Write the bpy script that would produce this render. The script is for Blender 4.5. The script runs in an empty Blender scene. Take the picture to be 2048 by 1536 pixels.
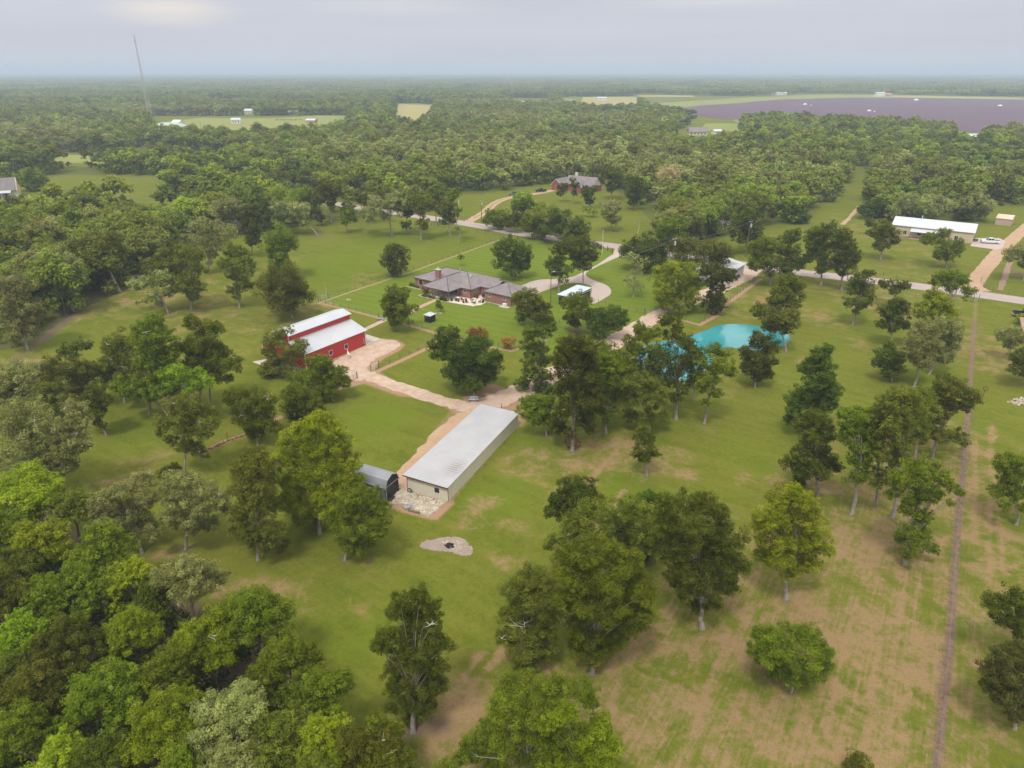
import bpy, bmesh, math, random
import numpy as np
from mathutils import Vector, Matrix
from mathutils.geometry import tessellate_polygon
S = bpy.context.scene; COL = S.collection
R = math.radians; PI = math.pi
random.seed(7); RNG = np.random.default_rng(11)

# ------------------------------------------------------------------ camera
CAM_H = 56.0; F = 1400.0; CX, CY = 1024.0, 768.0; HY = 142.0   # photo px
P = math.atan((CY-HY)/F); SP, CP = math.sin(P), math.cos(P)
cd = bpy.data.cameras.new('camera'); cam = bpy.data.objects.new('camera', cd); COL.objects.link(cam)
cam.location = (0, 0, CAM_H); cam.rotation_euler = (PI/2-P, 0, 0)
cd.sensor_width = 36; cd.lens = 36*F/2048; cd.clip_start = 1; cd.clip_end = 60000
S.camera = cam
# ------------------------------------------------------------------ exposure, world, sun
S.view_settings.view_transform = 'Standard'; S.view_settings.look = 'None'
S.view_settings.gamma = 1; S.view_settings.use_curve_mapping = False
S.view_settings.exposure = 0.62
SUN_EL, SUN_AZ = R(60), R(-158)      # azimuth from +Y, negative = left
w = bpy.data.worlds.new('World'); S.world = w; w.use_nodes = True
nt = w.node_tree; nt.nodes.clear()
def nn(nt, t, **k):
    n = nt.nodes.new(t)
    for a, v in k.items():
        if a.startswith('i_'):
            n.inputs[a[2:].replace('_', ' ')].default_value = v
        else: setattr(n, a, v)
    return n
def lk(nt, a, b): nt.links.new(a, b)
sky = nn(nt, 'ShaderNodeTexSky', sky_type='NISHITA', sun_disc=False, sun_elevation=SUN_EL, sun_rotation=SUN_AZ)
sky.air_density = 1.2; sky.dust_density = 3.0
sc = nn(nt, 'ShaderNodeVectorMath', operation='SCALE'); sc.inputs[3].default_value = 0.10
lk(nt, sky.outputs[0], sc.inputs[0])
tc = nn(nt, 'ShaderNodeTexCoord'); sep = nn(nt, 'ShaderNodeSeparateXYZ'); lk(nt, tc.outputs['Generated'], sep.inputs[0])
ramp = nn(nt, 'ShaderNodeValToRGB'); lk(nt, sep.outputs[2], ramp.inputs[0])
e = ramp.color_ramp.elements
e[0].position = 0.0; e[0].color = (.44, .445, .49, 1)
e[1].position = 1.0; e[1].color = (1.12, 1.09, 1.03, 1)
for ps, c in ((.05, (.415, .425, .480, 1)), (.12, (.390, .402, .458, 1)), (.22, (.50, .50, .525, 1)), (.5, (.88, .86, .83, 1))):
    k = ramp.color_ramp.elements.new(ps); k.color = c
mp = nn(nt, 'ShaderNodeMapping'); mp.inputs['Scale'].default_value = (1.6, 1.6, 22); lk(nt, tc.outputs['Generated'], mp.inputs[0])
cn = nn(nt, 'ShaderNodeTexNoise'); cn.inputs['Scale'].default_value = 1.6; cn.inputs['Detail'].default_value = 6; cn.inputs['Roughness'].default_value = .55
lk(nt, mp.outputs[0], cn.inputs[0])
cr = nn(nt, 'ShaderNodeMapRange'); cr.inputs[1].default_value = .35; cr.inputs[2].default_value = .7; cr.inputs[3].default_value = .965; cr.inputs[4].default_value = 1.05
lk(nt, cn.outputs[0], cr.inputs[0])
cs = nn(nt, 'ShaderNodeVectorMath', operation='SCALE'); lk(nt, ramp.outputs[0], cs.inputs[0]); lk(nt, cr.outputs[0], cs.inputs[3])
# the thin warm patch where the cloud lets light through, upper left
def px_dir(x, y):
    u, v = (x-CX)/F, (y-CY)/F
    return Vector((u, CP-v*SP, -SP-v*CP)).normalized()
def glow(x, y, ax, az, col, src):
    d = px_dir(x, y)
    sub = nn(nt, 'ShaderNodeVectorMath', operation='SUBTRACT'); lk(nt, tc.outputs['Generated'], sub.inputs[0]); sub.inputs[1].default_value = d
    ml = nn(nt, 'ShaderNodeVectorMath', operation='MULTIPLY'); lk(nt, sub.outputs[0], ml.inputs[0]); ml.inputs[1].default_value = (ax, ax, az)
    ln = nn(nt, 'ShaderNodeVectorMath', operation='LENGTH'); lk(nt, ml.outputs[0], ln.inputs[0])
    mr = nn(nt, 'ShaderNodeMapRange', interpolation_type='SMOOTHSTEP'); lk(nt, ln.outputs['Value'], mr.inputs[0])
    mr.inputs[1].default_value = 0; mr.inputs[2].default_value = 1; mr.inputs[3].default_value = 1; mr.inputs[4].default_value = 0
    mm = nn(nt, 'ShaderNodeMath', operation='MULTIPLY'); lk(nt, mr.outputs[0], mm.inputs[0]); lk(nt, cn.outputs[0], mm.inputs[1])
    s = nn(nt, 'ShaderNodeVectorMath', operation='SCALE'); s.inputs[0].default_value = col; lk(nt, mm.outputs[0], s.inputs[3])
    a = nn(nt, 'ShaderNodeVectorMath', operation='ADD'); lk(nt, src, a.inputs[0]); lk(nt, s.outputs[0], a.inputs[1])
    return a.outputs[0]
o1 = glow(345, 22, 10, 42, (.30, .19, .03), cs.outputs[0])
o1 = glow(820, 14, 6, 70, (.14, .11, .05), o1)
o1 = glow(1400, 6, 5, 90, (.10, .08, .04), o1)
mx = nn(nt, 'ShaderNodeMix', data_type='VECTOR'); mx.inputs[0].default_value = .92
lk(nt, sc.outputs[0], mx.inputs[4]); lk(nt, o1, mx.inputs[5])
bg = nn(nt, 'ShaderNodeBackground'); lk(nt, mx.outputs[1], bg.inputs[0]); bg.inputs[1].default_value = 1.0
wo = nn(nt, 'ShaderNodeOutputWorld'); lk(nt, bg.outputs[0], wo.inputs[0])
sl = bpy.data.lights.new('sun', 'SUN'); sl.energy = 1.5; sl.angle = R(9); sl.color = (1, .95, .86)
so = bpy.data.objects.new('sun', sl); COL.objects.link(so)
sd = Vector((math.sin(SUN_AZ)*math.cos(SUN_EL), math.cos(SUN_AZ)*math.cos(SUN_EL), math.sin(SUN_EL)))
so.rotation_euler = sd.to_track_quat('Z', 'Y').to_euler(); so.location = (-200, 0, 300)

# ------------------------------------------------------------------ helpers
def at(x, y, z=0.0):
    u, v = (x-CX)/F, (y-CY)/F
    t = (z-CAM_H)/(-SP-v*CP)
    return Vector((u*t, (CP-v*SP)*t, z))
def dep(X, Y, Z): return Y*CP-(Z-CAM_H)*SP
def proj(X, Y, Z):
    d = dep(X, Y, Z); return CX+F*X/d, CY-F*(Y*SP+(Z-CAM_H)*CP)/d
def tag(o, label=None, cat=None, group=None, kind=None):
    if label: o['label'] = label
    if cat: o['category'] = cat
    if group: o['group'] = group
    if kind: o['kind'] = kind
    return o
def empty(name, loc, rz=0, label=None, cat=None, group=None):
    o = bpy.data.objects.new(name, None); COL.objects.link(o); o.location = loc; o.rotation_euler = (0, 0, rz)
    o.empty_display_size = .5
    return tag(o, label, cat, group)
def mesh_obj(name, me, mat, parent=None):
    me.name = name
    o = bpy.data.objects.new(name, me); COL.objects.link(o)
    if mat is not None: me.materials.append(mat)
    if parent is not None: o.parent = parent
    return o
class MB:
    def __init__(s): s.v = []; s.f = []
    def add(s, vs, fs):
        n = len(s.v); s.v += [tuple(p) for p in vs]; s.f += [tuple(i+n for i in f) for f in fs]; return s
    def box(s, x0, x1, y0, y1, z0, z1):
        return s.add([(x0,y0,z0),(x1,y0,z0),(x1,y1,z0),(x0,y1,z0),(x0,y0,z1),(x1,y0,z1),(x1,y1,z1),(x0,y1,z1)],
                     [(3,2,1,0),(4,5,6,7),(0,1,5,4),(1,2,6,5),(2,3,7,6),(3,0,4,7)])
    def tube(s, a, b, r0, r1=None, n=6, cap=True):
        a, b = Vector(a), Vector(b); r1 = r0 if r1 is None else r1
        d = (b-a); 
        if d.length < 1e-6: return s
        d.normalize(); u = d.orthogonal().normalized(); w_ = d.cross(u)
        vs = []
        for p, r in ((a, r0), (b, r1)):
            for k in range(n):
                t = 2*PI*k/n; vs.append(p+u*math.cos(t)*r+w_*math.sin(t)*r)
        fs = [(k, (k+1) % n, n+(k+1) % n, n+k) for k in range(n)]
        if cap: fs += [tuple(range(n-1, -1, -1)), tuple(range(n, 2*n))]
        return s.add(vs, fs)
    def path(s, pts, rs, n=6):
        for i in range(len(pts)-1): s.tube(pts[i], pts[i+1], rs[i], rs[i+1], n, i in (0, len(pts)-2))
        return s
    def prism(s, poly, axis, a, b):        # poly in the two other axes, extruded along axis from a to b
        def mk(p, t): return {'x': (t, p[0], p[1]), 'y': (p[0], t, p[1]), 'z': (p[0], p[1], t)}[axis]
        n = len(poly); vs = [mk(p, a) for p in poly]+[mk(p, b) for p in poly]
        fs = [tuple(range(n)), tuple(range(2*n-1, n-1, -1))]+[(i, n+i, n+(i+1) % n, (i+1) % n) for i in range(n)]
        return s.add(vs, fs)
    def slab(s, quad, t):                  # a roof sheet: 3 or 4 points, thickness t downwards
        n = len(quad); vs = list(quad)+[(p[0], p[1], p[2]-t) for p in quad]
        fs = [tuple(range(n)), tuple(range(2*n-1, n-1, -1))]+[(i, n+i, n+(i+1) % n, (i+1) % n) for i in range(n)]
        return s.add(vs, fs)
    def build(s, name, mat, parent=None, smooth=False):
        me = bpy.data.meshes.new(name); me.from_pydata(s.v, [], s.f)
        bm = bmesh.new(); bm.from_mesh(me); bmesh.ops.recalc_face_normals(bm, faces=bm.faces); bm.to_mesh(me); bm.free()
        if smooth:
            for p in me.polygons: p.use_smooth = True
        return mesh_obj(name, me, mat, parent)

# ------------------------------------------------------------------ materials
def newmat(name):
    m = bpy.data.materials.new(name); m.use_nodes = True; nt = m.node_tree
    b = nt.nodes['Principled BSDF']; b.inputs['Specular IOR Level'].default_value = .25
    return m, nt, b
def c4(c): return (c[0], c[1], c[2], 1)
def noise(nt, scale, detail=4, rough=.6, vec=None, dist=0):
    n = nn(nt, 'ShaderNodeTexNoise'); n.inputs['Scale'].default_value = scale; n.inputs['Detail'].default_value = detail
    n.inputs['Roughness'].default_value = rough; n.inputs['Distortion'].default_value = dist
    if vec is not None: lk(nt, vec, n.inputs[0])
    return n.outputs[0]
def rng(nt, src, a, b, c=0, d=1, smooth=False):
    n = nn(nt, 'ShaderNodeMapRange'); n.inputs[1].default_value = a; n.inputs[2].default_value = b
    n.inputs[3].default_value = c; n.inputs[4].default_value = d
    if smooth: n.interpolation_type = 'SMOOTHSTEP'
    lk(nt, src, n.inputs[0]); return n.outputs[0]
def mixc(nt, f, a, b):
    n = nn(nt, 'ShaderNodeMix', data_type='RGBA')
    for i, s in ((0, f), (6, a), (7, b)):
        if isinstance(s, (int, float)): n.inputs[i].default_value = s
        elif isinstance(s, tuple): n.inputs[i].default_value = c4(s)
        else: lk(nt, s, n.inputs[i])
    return n.outputs[2]
def mth(nt, op, a, b=None):
    n = nn(nt, 'ShaderNodeMath', operation=op)
    for i, s in ((0, a), (1, b)):
        if s is None: continue
        if isinstance(s, (int, float)): n.inputs[i].default_value = s
        else: lk(nt, s, n.inputs[i])
    return n.outputs[0]
def pos(nt, kind='Object', rot=0, scale=None):
    t = nn(nt, 'ShaderNodeTexCoord'); o = t.outputs[kind]
    if rot or scale:
        if rot:
            m = nn(nt, 'ShaderNodeMapping'); m.inputs['Rotation'].default_value = (0, 0, rot); lk(nt, o, m.inputs[0]); o = m.outputs[0]
        if scale:
            m = nn(nt, 'ShaderNodeMapping'); m.inputs['Scale'].default_value = scale; lk(nt, o, m.inputs[0]); o = m.outputs[0]
    return o
def bump(nt, b, h, strength=.3, dist=.05):
    n = nn(nt, 'ShaderNodeBump'); n.inputs['Strength'].default_value = strength; n.inputs['Distance'].default_value = dist
    lk(nt, h, n.inputs['Height']); lk(nt, n.outputs[0], b.inputs['Normal'])
def plain(name, c1, c2=None, scale=2.0, rough=.8, spec=.25, metal=0, bmp=0):
    m, nt, b = newmat(name); c2 = c2 or tuple(x*.75 for x in c1)
    f = rng(nt, noise(nt, scale, 5, .65, pos(nt)), .35, .65)
    lk(nt, mixc(nt, f, c1, c2), b.inputs['Base Color']); b.inputs['Roughness'].default_value = rough
    b.inputs['Specular IOR Level'].default_value = spec; b.inputs['Metallic'].default_value = metal
    if bmp: bump(nt, b, noise(nt, scale*4, 3, .6, pos(nt)), bmp)
    return m
def ribbed(name, c1, c2, axis, pitch, dark=.8, rough=.45, spec=.4, dirt=None):
    """sheet metal with ribs along the other axis; pitch in metres"""
    m, nt, b = newmat(name); p = pos(nt)
    w_ = nn(nt, 'ShaderNodeTexWave', wave_type='BANDS', bands_direction=axis, wave_profile='SIN')
    w_.inputs['Scale'].default_value = 0.314/pitch
    lk(nt, p, w_.inputs[0]); rib_shade = rng(nt, w_.outputs[0], .0, .35, dark, 1)  # shade between ribs painted in: colour darkened along the grooves
    base = mixc(nt, rng(nt, noise(nt, .35, 5, .6, p), .35, .68), c1, c2)
    base = mixc(nt, rng(nt, noise(nt, 3, 5, .7, p), .45, .8, 0, .5), base, tuple(x*.85 for x in c2))
    s = nn(nt, 'ShaderNodeVectorMath', operation='SCALE'); lk(nt, base, s.inputs[0]); lk(nt, rib_shade, s.inputs[3])
    out = s.outputs[0]
    if dirt: out = dirt(nt, p, out, w_.outputs[0])
    lk(nt, out, b.inputs['Base Color']); b.inputs['Roughness'].default_value = rough; b.inputs['Specular IOR Level'].default_value = spec
    bump(nt, b, w_.outputs[0], .35, .03)
    return m
MT = {}
MT['white_trim'] = plain('white_trim', (.75, .74, .72), (.62, .61, .58), 1)
MT['glass'] = plain('dark_glass', (.012, .014, .018), (.03, .035, .04), 2, .12, .6)
MT['black_metal'] = plain('black_metal', (.02, .02, .024), (.035, .035, .04), 2, .5)
MT['grey_metal'] = plain('grey_metal', (.32, .33, .35), (.22, .23, .25), 2, .45, .4)
MT['galv'] = plain('galvanised', (.5, .52, .55), (.4, .42, .45), 1.5, .4, .5)
MT['wood'] = plain('weathered_wood', (.22, .17, .13), (.13, .10, .08), 3, .9)
MT['pole_wood'] = plain('pole_wood', (.20, .14, .10), (.11, .08, .06), 2, .9)
MT['bark'] = plain('pale_bark', (.36, .32, .285), (.21, .18, .155), 1.6, .95)
MT['bark_dark'] = plain('brown_bark', (.20, .15, .11), (.11, .08, .06), 1.6, .95)
MT['dead_wood'] = plain('bleached_wood', (.62, .56, .50), (.42, .37, .33), 2, .95)
MT['rubber'] = plain('tyre_rubber', (.018, .018, .018), (.03, .03, .03), 4, .9)
MT['white_paint'] = plain('white_paint', (.78, .78, .79), (.7, .7, .71), 1, .3, .5)
MT['blue_black'] = plain('dark_blue_paint', (.02, .018, .06), (.03, .025, .07), 1, .25, .6)
MT['black_paint'] = plain('black_paint', (.015, .015, .018), (.025, .025, .028), 1, .25, .6)
MT['rust'] = plain('rusted_steel', (.20, .08, .05), (.10, .05, .035), 6, .9)
MT['cloth_red'] = plain('red_cloth', (.45, .05, .04), (.3, .03, .03), 2, .8)
MT['pot'] = plain('dark_pot', (.035, .03, .03), (.06, .045, .04), 2, .6)
MT['bench_paint'] = plain('bench_paint', (.62, .64, .68), (.4, .42, .46), 3, .6)
MT['cattle'] = plain('black_hide', (.015, .012, .012), (.03, .02, .02), 3, .8)
MT['llama'] = plain('cream_wool', (.72, .66, .58), (.6, .52, .44), 5, .95, bmp=.6)
MT['stone'] = plain('limestone', (.56, .51, .43), (.38, .32, .24), .9, .95, bmp=.5)
MT['char'] = plain('charcoal', (.02, .015, .015), (.05, .035, .035), 5, .95)
MT['chimney_cream'] = plain('cream_masonry', (.66, .60, .48), (.55, .49, .38), 2, .9)

def brick_mat(name, c1, c2, mortar):
    m, nt, b = newmat(name); p = pos(nt)
    cmb = nn(nt, 'ShaderNodeCombineXYZ'); sx = nn(nt, 'ShaderNodeSeparateXYZ'); lk(nt, p, sx.inputs[0])
    lk(nt, mth(nt, 'ADD', sx.outputs[0], sx.outputs[1]), cmb.inputs[0]); lk(nt, sx.outputs[2], cmb.inputs[1])
    br = nn(nt, 'ShaderNodeTexBrick'); lk(nt, cmb.outputs[0], br.inputs[0])
    br.inputs['Color1'].default_value = c4(c1); br.inputs['Color2'].default_value = c4(c2); br.inputs['Mortar'].default_value = c4(mortar)
    br.inputs['Scale'].default_value = 1; br.inputs['Brick Width'].default_value = .42; br.inputs['Row Height'].default_value = .15; br.inputs['Mortar Size'].default_value = .012
    f = rng(nt, noise(nt, 1.2, 5, .7, p), .35, .7)
    out = mixc(nt, mth(nt, 'MULTIPLY', f, .45), br.outputs[0], tuple(x*1.25 for x in c2))
    lk(nt, out, b.inputs['Base Color']); b.inputs['Roughness'].default_value = .9
    return m
MT['brick'] = brick_mat('pink_brick', (.33, .155, .13), (.255, .115, .095), (.30, .20, .17))
MT['brick_red'] = brick_mat('red_brick', (.34, .07, .055), (.26, .05, .045), (.28, .16, .14))
def shingle(name, c1, c2):
    m, nt, b = newmat(name); p = pos(nt)
    f = rng(nt, noise(nt, .5, 6, .65, pos(nt, 'Object', 0, (1, 1, .4))), .32, .68)
    g = rng(nt, noise(nt, 9, 3, .6, p), .3, .7)
    out = mixc(nt, f, c1, c2); out = mixc(nt, mth(nt, 'MULTIPLY', g, .4), out, tuple(x*.6 for x in c1))
    lk(nt, out, b.inputs['Base Color']); b.inputs['Roughness'].default_value = .95; b.inputs['Specular IOR Level'].default_value = .1
    bump(nt, b, g, .4, .03); return m
MT['shingle'] = shingle('grey_shingle', (.20, .175, .185), (.28, .25, .255))
MT['shingle_tan'] = shingle('tan_shingle', (.38, .26, .20), (.46, .33, .26))
MT['roof_white'] = ribbed('white_roof_sheet', (.50, .515, .555), (.55, .57, .60), 'X', .6, .93)
MT['roof_barn'] = ribbed('barn_roof_sheet', (.44, .46, .50), (.49, .51, .545), 'X', .6, .95)
def stain(nt, p, col, wv):
    s = nn(nt, 'ShaderNodeVectorMath', operation='SUBTRACT'); lk(nt, p, s.inputs[0]); s.inputs[1].default_value = (5.3, 4.9, 2.6)
    m = nn(nt, 'ShaderNodeVectorMath', operation='MULTIPLY'); lk(nt, s.outputs[0], m.inputs[0]); m.inputs[1].default_value = (.55, .30, 0)
    l = nn(nt, 'ShaderNodeVectorMath', operation='LENGTH'); lk(nt, m.outputs[0], l.inputs[0])
    f = mth(nt, 'SUBTRACT', 1.15, l.outputs['Value']); f = mth(nt, 'ADD', f, mth(nt, 'MULTIPLY', mth(nt, 'SUBTRACT', noise(nt, 1.2, 6, .8, pos(nt, 'Object', 0, (.6, 2.6, 1))), .5), 1.6))
    f = rng(nt, f, .25, 1.05, 0, .85); f = mth(nt, 'MULTIPLY', f, rng(nt, wv, .75, .2, .25, 1))
    col = mixc(nt, f, col, (.20, .155, .13))
    d = rng(nt, noise(nt, 1.0, 6, .75, pos(nt, 'Object', 0, (.25, 3.0, 1))), .52, .85, 0, .35)
    return mixc(nt, d, col, (.36, .34, .33))
MT['roof_shed'] = ribbed('ribbed_galvanised_roof', (.37, .375, .395), (.42, .425, .445), 'Y', .55, .90, dirt=stain)
MT['red_sheet'] = ribbed('red_sheet_metal', (.53, .040, .042), (.47, .034, .036), 'X', .3, .88)
MT['red_sheet_y'] = ribbed('red_sheet_metal_end', (.47, .032, .035), (.42, .026, .03), 'Y', .3, .88)
MT['cream_sheet'] = ribbed('cream_sheet_metal', (.72, .68, .56), (.66, .62, .50), 'X', .3, .88)
MT['cream_sheet_y'] = ribbed('cream_sheet_metal_side', (.72, .68, .56), (.66, .62, .50), 'Y', .3, .9)
MT['tan_sheet'] = ribbed('tan_sheet_metal', (.58, .50, .34), (.52, .44, .30), 'X', .3, .92)
MT['tan_dull'] = ribbed('dull_tan_sheet', (.50, .39, .30), (.44, .34, .26), 'X', .3, .92)
MT['black_siding'] = ribbed('black_siding', (.022, .02, .03), (.03, .028, .04), 'X', .3, .7)
MT['gambrel_roof'] = ribbed('grey_shed_roof', (.30, .31, .35), (.25, .26, .30), 'X', .4, .85)
MT['grey_siding'] = ribbed('grey_siding', (.28, .27, .29), (.22, .215, .235), 'X', .35, .8)
MT['white_sheet'] = ribbed('white_sheet_metal', (.66, .68, .71), (.60, .62, .65), 'Y', .3, .9)
MT['blue_roof'] = ribbed('bluish_roof_sheet', (.52, .60, .74), (.58, .65, .77), 'Y', .6, .95)
MT['concrete'] = plain('pale_concrete', (.52, .46, .40), (.46, .40, .35), .6, .9)
MT['green_roof'] = plain('pale_green_roof', (.40, .52, .44), (.36, .47, .40), 1, .6)
MT['cream_wall'] = plain('cream_wall', (.62, .54, .42), (.55, .47, .36), 1, .85)
MT['brown_wall'] = plain('tan_brown_wall', (.42, .30, .22), (.36, .25, .19), 1, .85)

def leafmat(name, c1, c2, c3=None):
    g_ = 1.95 if name.startswith('wood_') else 1.72; c1, c2 = [(c[0]*g_*1.10, c[1]*g_*1.0, c[2]*g_*.58) for c in (c1, c2)]
    m, nt, b = newmat(name)
    a = nn(nt, 'ShaderNodeAttribute', attribute_name='tint'); oi = nn(nt, 'ShaderNodeObjectInfo')
    f = rng(nt, a.outputs['Fac'], 0, 1)
    col = mixc(nt, f, c1, c2)
    if c3: col = mixc(nt, rng(nt, a.outputs['Fac'], .86, 1, 0, .9), col, c3)
    hs = nn(nt, 'ShaderNodeHueSaturation'); lk(nt, col, hs.inputs['Color'])
    lk(nt, rng(nt, oi.outputs['Random'], 0, 1, .485, .515), hs.inputs['Hue'])
    lk(nt, rng(nt, oi.outputs['Random'], 0, 1, .78, 1.28), hs.inputs['Value'])
    lk(nt, hs.outputs[0], b.inputs['Base Color']); b.inputs['Roughness'].default_value = .6; b.inputs['Specular IOR Level'].default_value = .04
    tr = nn(nt, 'ShaderNodeBsdfTranslucent'); lk(nt, hs.outputs[0], tr.inputs[0])
    mx = nn(nt, 'ShaderNodeMixShader'); mx.inputs[0].default_value = .36
    out = [n for n in nt.nodes if n.type == 'OUTPUT_MATERIAL'][0]
    lk(nt, b.outputs[0], mx.inputs[1]); lk(nt, tr.outputs[0], mx.inputs[2]); lk(nt, mx.outputs[0], out.inputs[0])
    return m
LEAF = {
 'd': leafmat('dark_leaves', (.026, .038, .006), (.090, .115, .018), (.20, .21, .06)),
 'm': leafmat('mid_leaves', (.042, .066, .006), (.125, .170, .018), (.26, .29, .08)),
 'b': leafmat('bright_leaves', (.070, .105, .006), (.205, .250, .020), (.36, .40, .09)),
 'y': leafmat('yellow_green_leaves', (.064, .104, .006), (.165, .238, .018), (.40, .40, .08)),
 'o': leafmat('olive_leaves', (.042, .056, .010), (.128, .152, .030), (.27, .25, .09)),
 'g': leafmat('sage_leaves', (.082, .100, .045), (.225, .262, .140), (.34, .36, .19)),
 'k': leafmat('deep_green_leaves', (.020, .036, .006), (.075, .112, .020), (.15, .19, .06)),
 'p': leafmat('purple_leaves', (.030, .036, .012), (.080, .090, .028), (.26, .08, .08)),
 'r': leafmat('reddish_leaves', (.10, .05, .02), (.24, .15, .06), (.35, .08, .06)),
 's': leafmat('pale_grey_leaves', (.16, .15, .10), (.36, .33, .24), (.5, .45, .36)),
}

# ------------------------------------------------------------------ ground: one sheet to the horizon
def axis_pts(lo, hi, step, far):
    a = list(np.arange(lo, hi+1e-6, step)); d = step
    while a[-1] < far: d *= 1.25; a.append(min(a[-1]+d, far))
    d = step; b = [a[0]]
    while b[-1] > -far: d *= 1.25; b.append(max(b[-1]-d, -far))
    return np.array(b[:0:-1]+a)
def axis2(lo, hi, st, lo2, hi2, st2, far):
    m = list(np.arange(lo, hi, st)); a = list(np.arange(hi, hi2+1, st2)); b = list(np.arange(lo-st2, lo2-1, -st2))[::-1]; c = b+m+a; d = st2
    while c[-1] < far: d *= 1.3; c.append(min(c[-1]+d, far))
    d = st2; c = c[::-1]
    while c[-1] > -far: d *= 1.3; c.append(max(c[-1]-d, -far))
    return np.array(c[::-1])
gx = axis2(-130, 180, .62, -520, 520, 5, 14000); gy = axis2(24, 300, .62, -60, 1100, 5, 14000)
GX, GY = np.meshgrid(gx, gy); NX, NY = len(gx), len(gy)
ATT = {k: np.zeros(GX.shape, np.float32) for k in ('dry', 'dirt', 'lush', 'mulch', 'mow', 'rows')}
def win(x0, x1, y0, y1):
    i0, i1 = np.searchsorted(gx, [x0, x1]); j0, j1 = np.searchsorted(gy, [y0, y1])
    return slice(j0, j1), slice(i0, i1)
def blob(att, px, py, rx, amt, ry=None):
    c = at(px, py); d = dep(c.x, c.y, 0); wx = rx*d/F
    ry = rx if ry is None else ry
    wy = abs(at(px, py-ry).y-at(px, py+ry).y)/2
    s = win(c.x-2.2*wx, c.x+2.2*wx, c.y-2.2*wy, c.y+2.2*wy)
    q = ((GX[s]-c.x)/wx)**2+((GY[s]-c.y)/wy)**2
    ATT[att][s] += amt*np.exp(-q*.9)
def segd(px, py, a, b):
    ax, ay, bx, by = a[0], a[1], b[0], b[1]; dx, dy = bx-ax, by-ay
    t = np.clip(((px-ax)*dx+(py-ay)*dy)/(dx*dx+dy*dy+1e-9), 0, 1)
    return np.hypot(px-ax-t*dx, py-ay-t*dy)
def stroke(att, pts, wid, amt, soft=.8):
    P_ = [at(*p) if len(p) == 2 else Vector(p) for p in pts]
    m = wid+soft*2
    for a, b in zip(P_, P_[1:]):
        s = win(min(a.x, b.x)-m, max(a.x, b.x)+m, min(a.y, b.y)-m, max(a.y, b.y)+m)
        d = segd(GX[s], GY[s], a, b)
        ATT[att][s] = np.maximum(ATT[att][s], amt*np.clip((wid/2+soft-d)/soft, 0, 1))
def inpoly(px, py, poly):
    ins = np.zeros(np.shape(px), bool); n = len(poly)
    for i in range(n):
        x1, y1 = poly[i][0], poly[i][1]; x2, y2 = poly[(i+1) % n][0], poly[(i+1) % n][1]
        if y1 == y2: continue
        c = ((y1 > py) != (y2 > py)) & (px < (x2-x1)*(py-y1)/(y2-y1)+x1)
        ins ^= c
    return ins
def area(att, pts, amt, soft=2.0):
    W_ = [at(*p) for p in pts]; xs = [p.x for p in W_]; ys = [p.y for p in W_]
    s = win(min(xs)-soft, max(xs)+soft, min(ys)-soft, max(ys)+soft)
    ins = inpoly(GX[s], GY[s], W_)
    d = np.full(GX[s].shape, 1e9)
    for i in range(len(W_)): d = np.minimum(d, segd(GX[s], GY[s], W_[i], W_[(i+1) % len(W_)]))
    v = np.where(ins, 1.0, np.clip(1-d/soft, 0, 1))
    ATT[att][s] = np.maximum(ATT[att][s], amt*v)

# big tone regions of the grass (wear and dryness, as seen from the air)
area('dry', [(1130,1440),(1240,1290),(1330,1230),(1420,1180),(1560,1120),(1700,1030),(1760,960),(1905,900),(1900,1200),(1870,1560),(1820,1800),(1100,1800),(1000,1500)], .40, 14)
area('rows', [(1100,1300),(1400,1150),(1700,1000),(1905,900),(1900,1250),(1860,1700),(1000,1700)], 1, 8)
for a in ((1760,1300,140,.35),(1560,1480,90,.30),(1480,1300,70,.25),(1330,1480,110,.2),(930,1400,70,.75),(880,1450,60,.5),(1230,1440,60,.35),(1700,1440,90,.25),
          (1160,930,70,.45),(1230,890,50,.35),(1330,935,60,.45),(1300,900,50,.3),(1170,880,40,.25),(1060,930,60,.28),(1400,860,40,.12),(1490,960,22,.4),
          (1550,965,20,.35),(1620,960,50,.25),(1700,870,60,.25),(1880,840,25,.6),(1750,1100,60,.4),(1640,1100,60,.3),(1860,1000,40,.35),(1600,1200,50,.3),
          (520,1180,60,.35),(350,1100,40,.4),(440,1180,50,.35),(600,1190,60,.2),(700,1210,50,.2),(390,590,60,.28),(250,600,70,.28),(120,620,60,.35),(40,735,60,.5),
          (730,558,24,.35),(400,640,60,.3),(560,640,60,.25),(640,610,30,.3),(1640,635,30,.5),(1545,600,40,.3),(1715,690,22,.45),(1610,725,30,.2),(1480,610,60,.22),
          (1950,680,80,.3),(1990,720,60,.35),(1985,1000,50,.25),(2010,1150,60,.2),(2000,1320,60,.25),(1000,1130,50,.22),(1060,1060,40,.22),(980,1000,30,.35),(940,1020,26,.3),
          (300,930,60,.3),(230,960,50,.2),(750,1130,60,.15),(340,780,60,.2),(860,455,60,.12),(560,520,50,.14),(470,720,60,.1),(1430,780,80,.12),(1750,470,70,.2),
          (1850,560,70,.2),(1700,590,80,.18),(1800,610,60,.2),(1900,700,40,.2),(1140,990,40,.2)):
    blob('dry', a[0], a[1], a[2], a[3], a[2]*.55)
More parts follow.
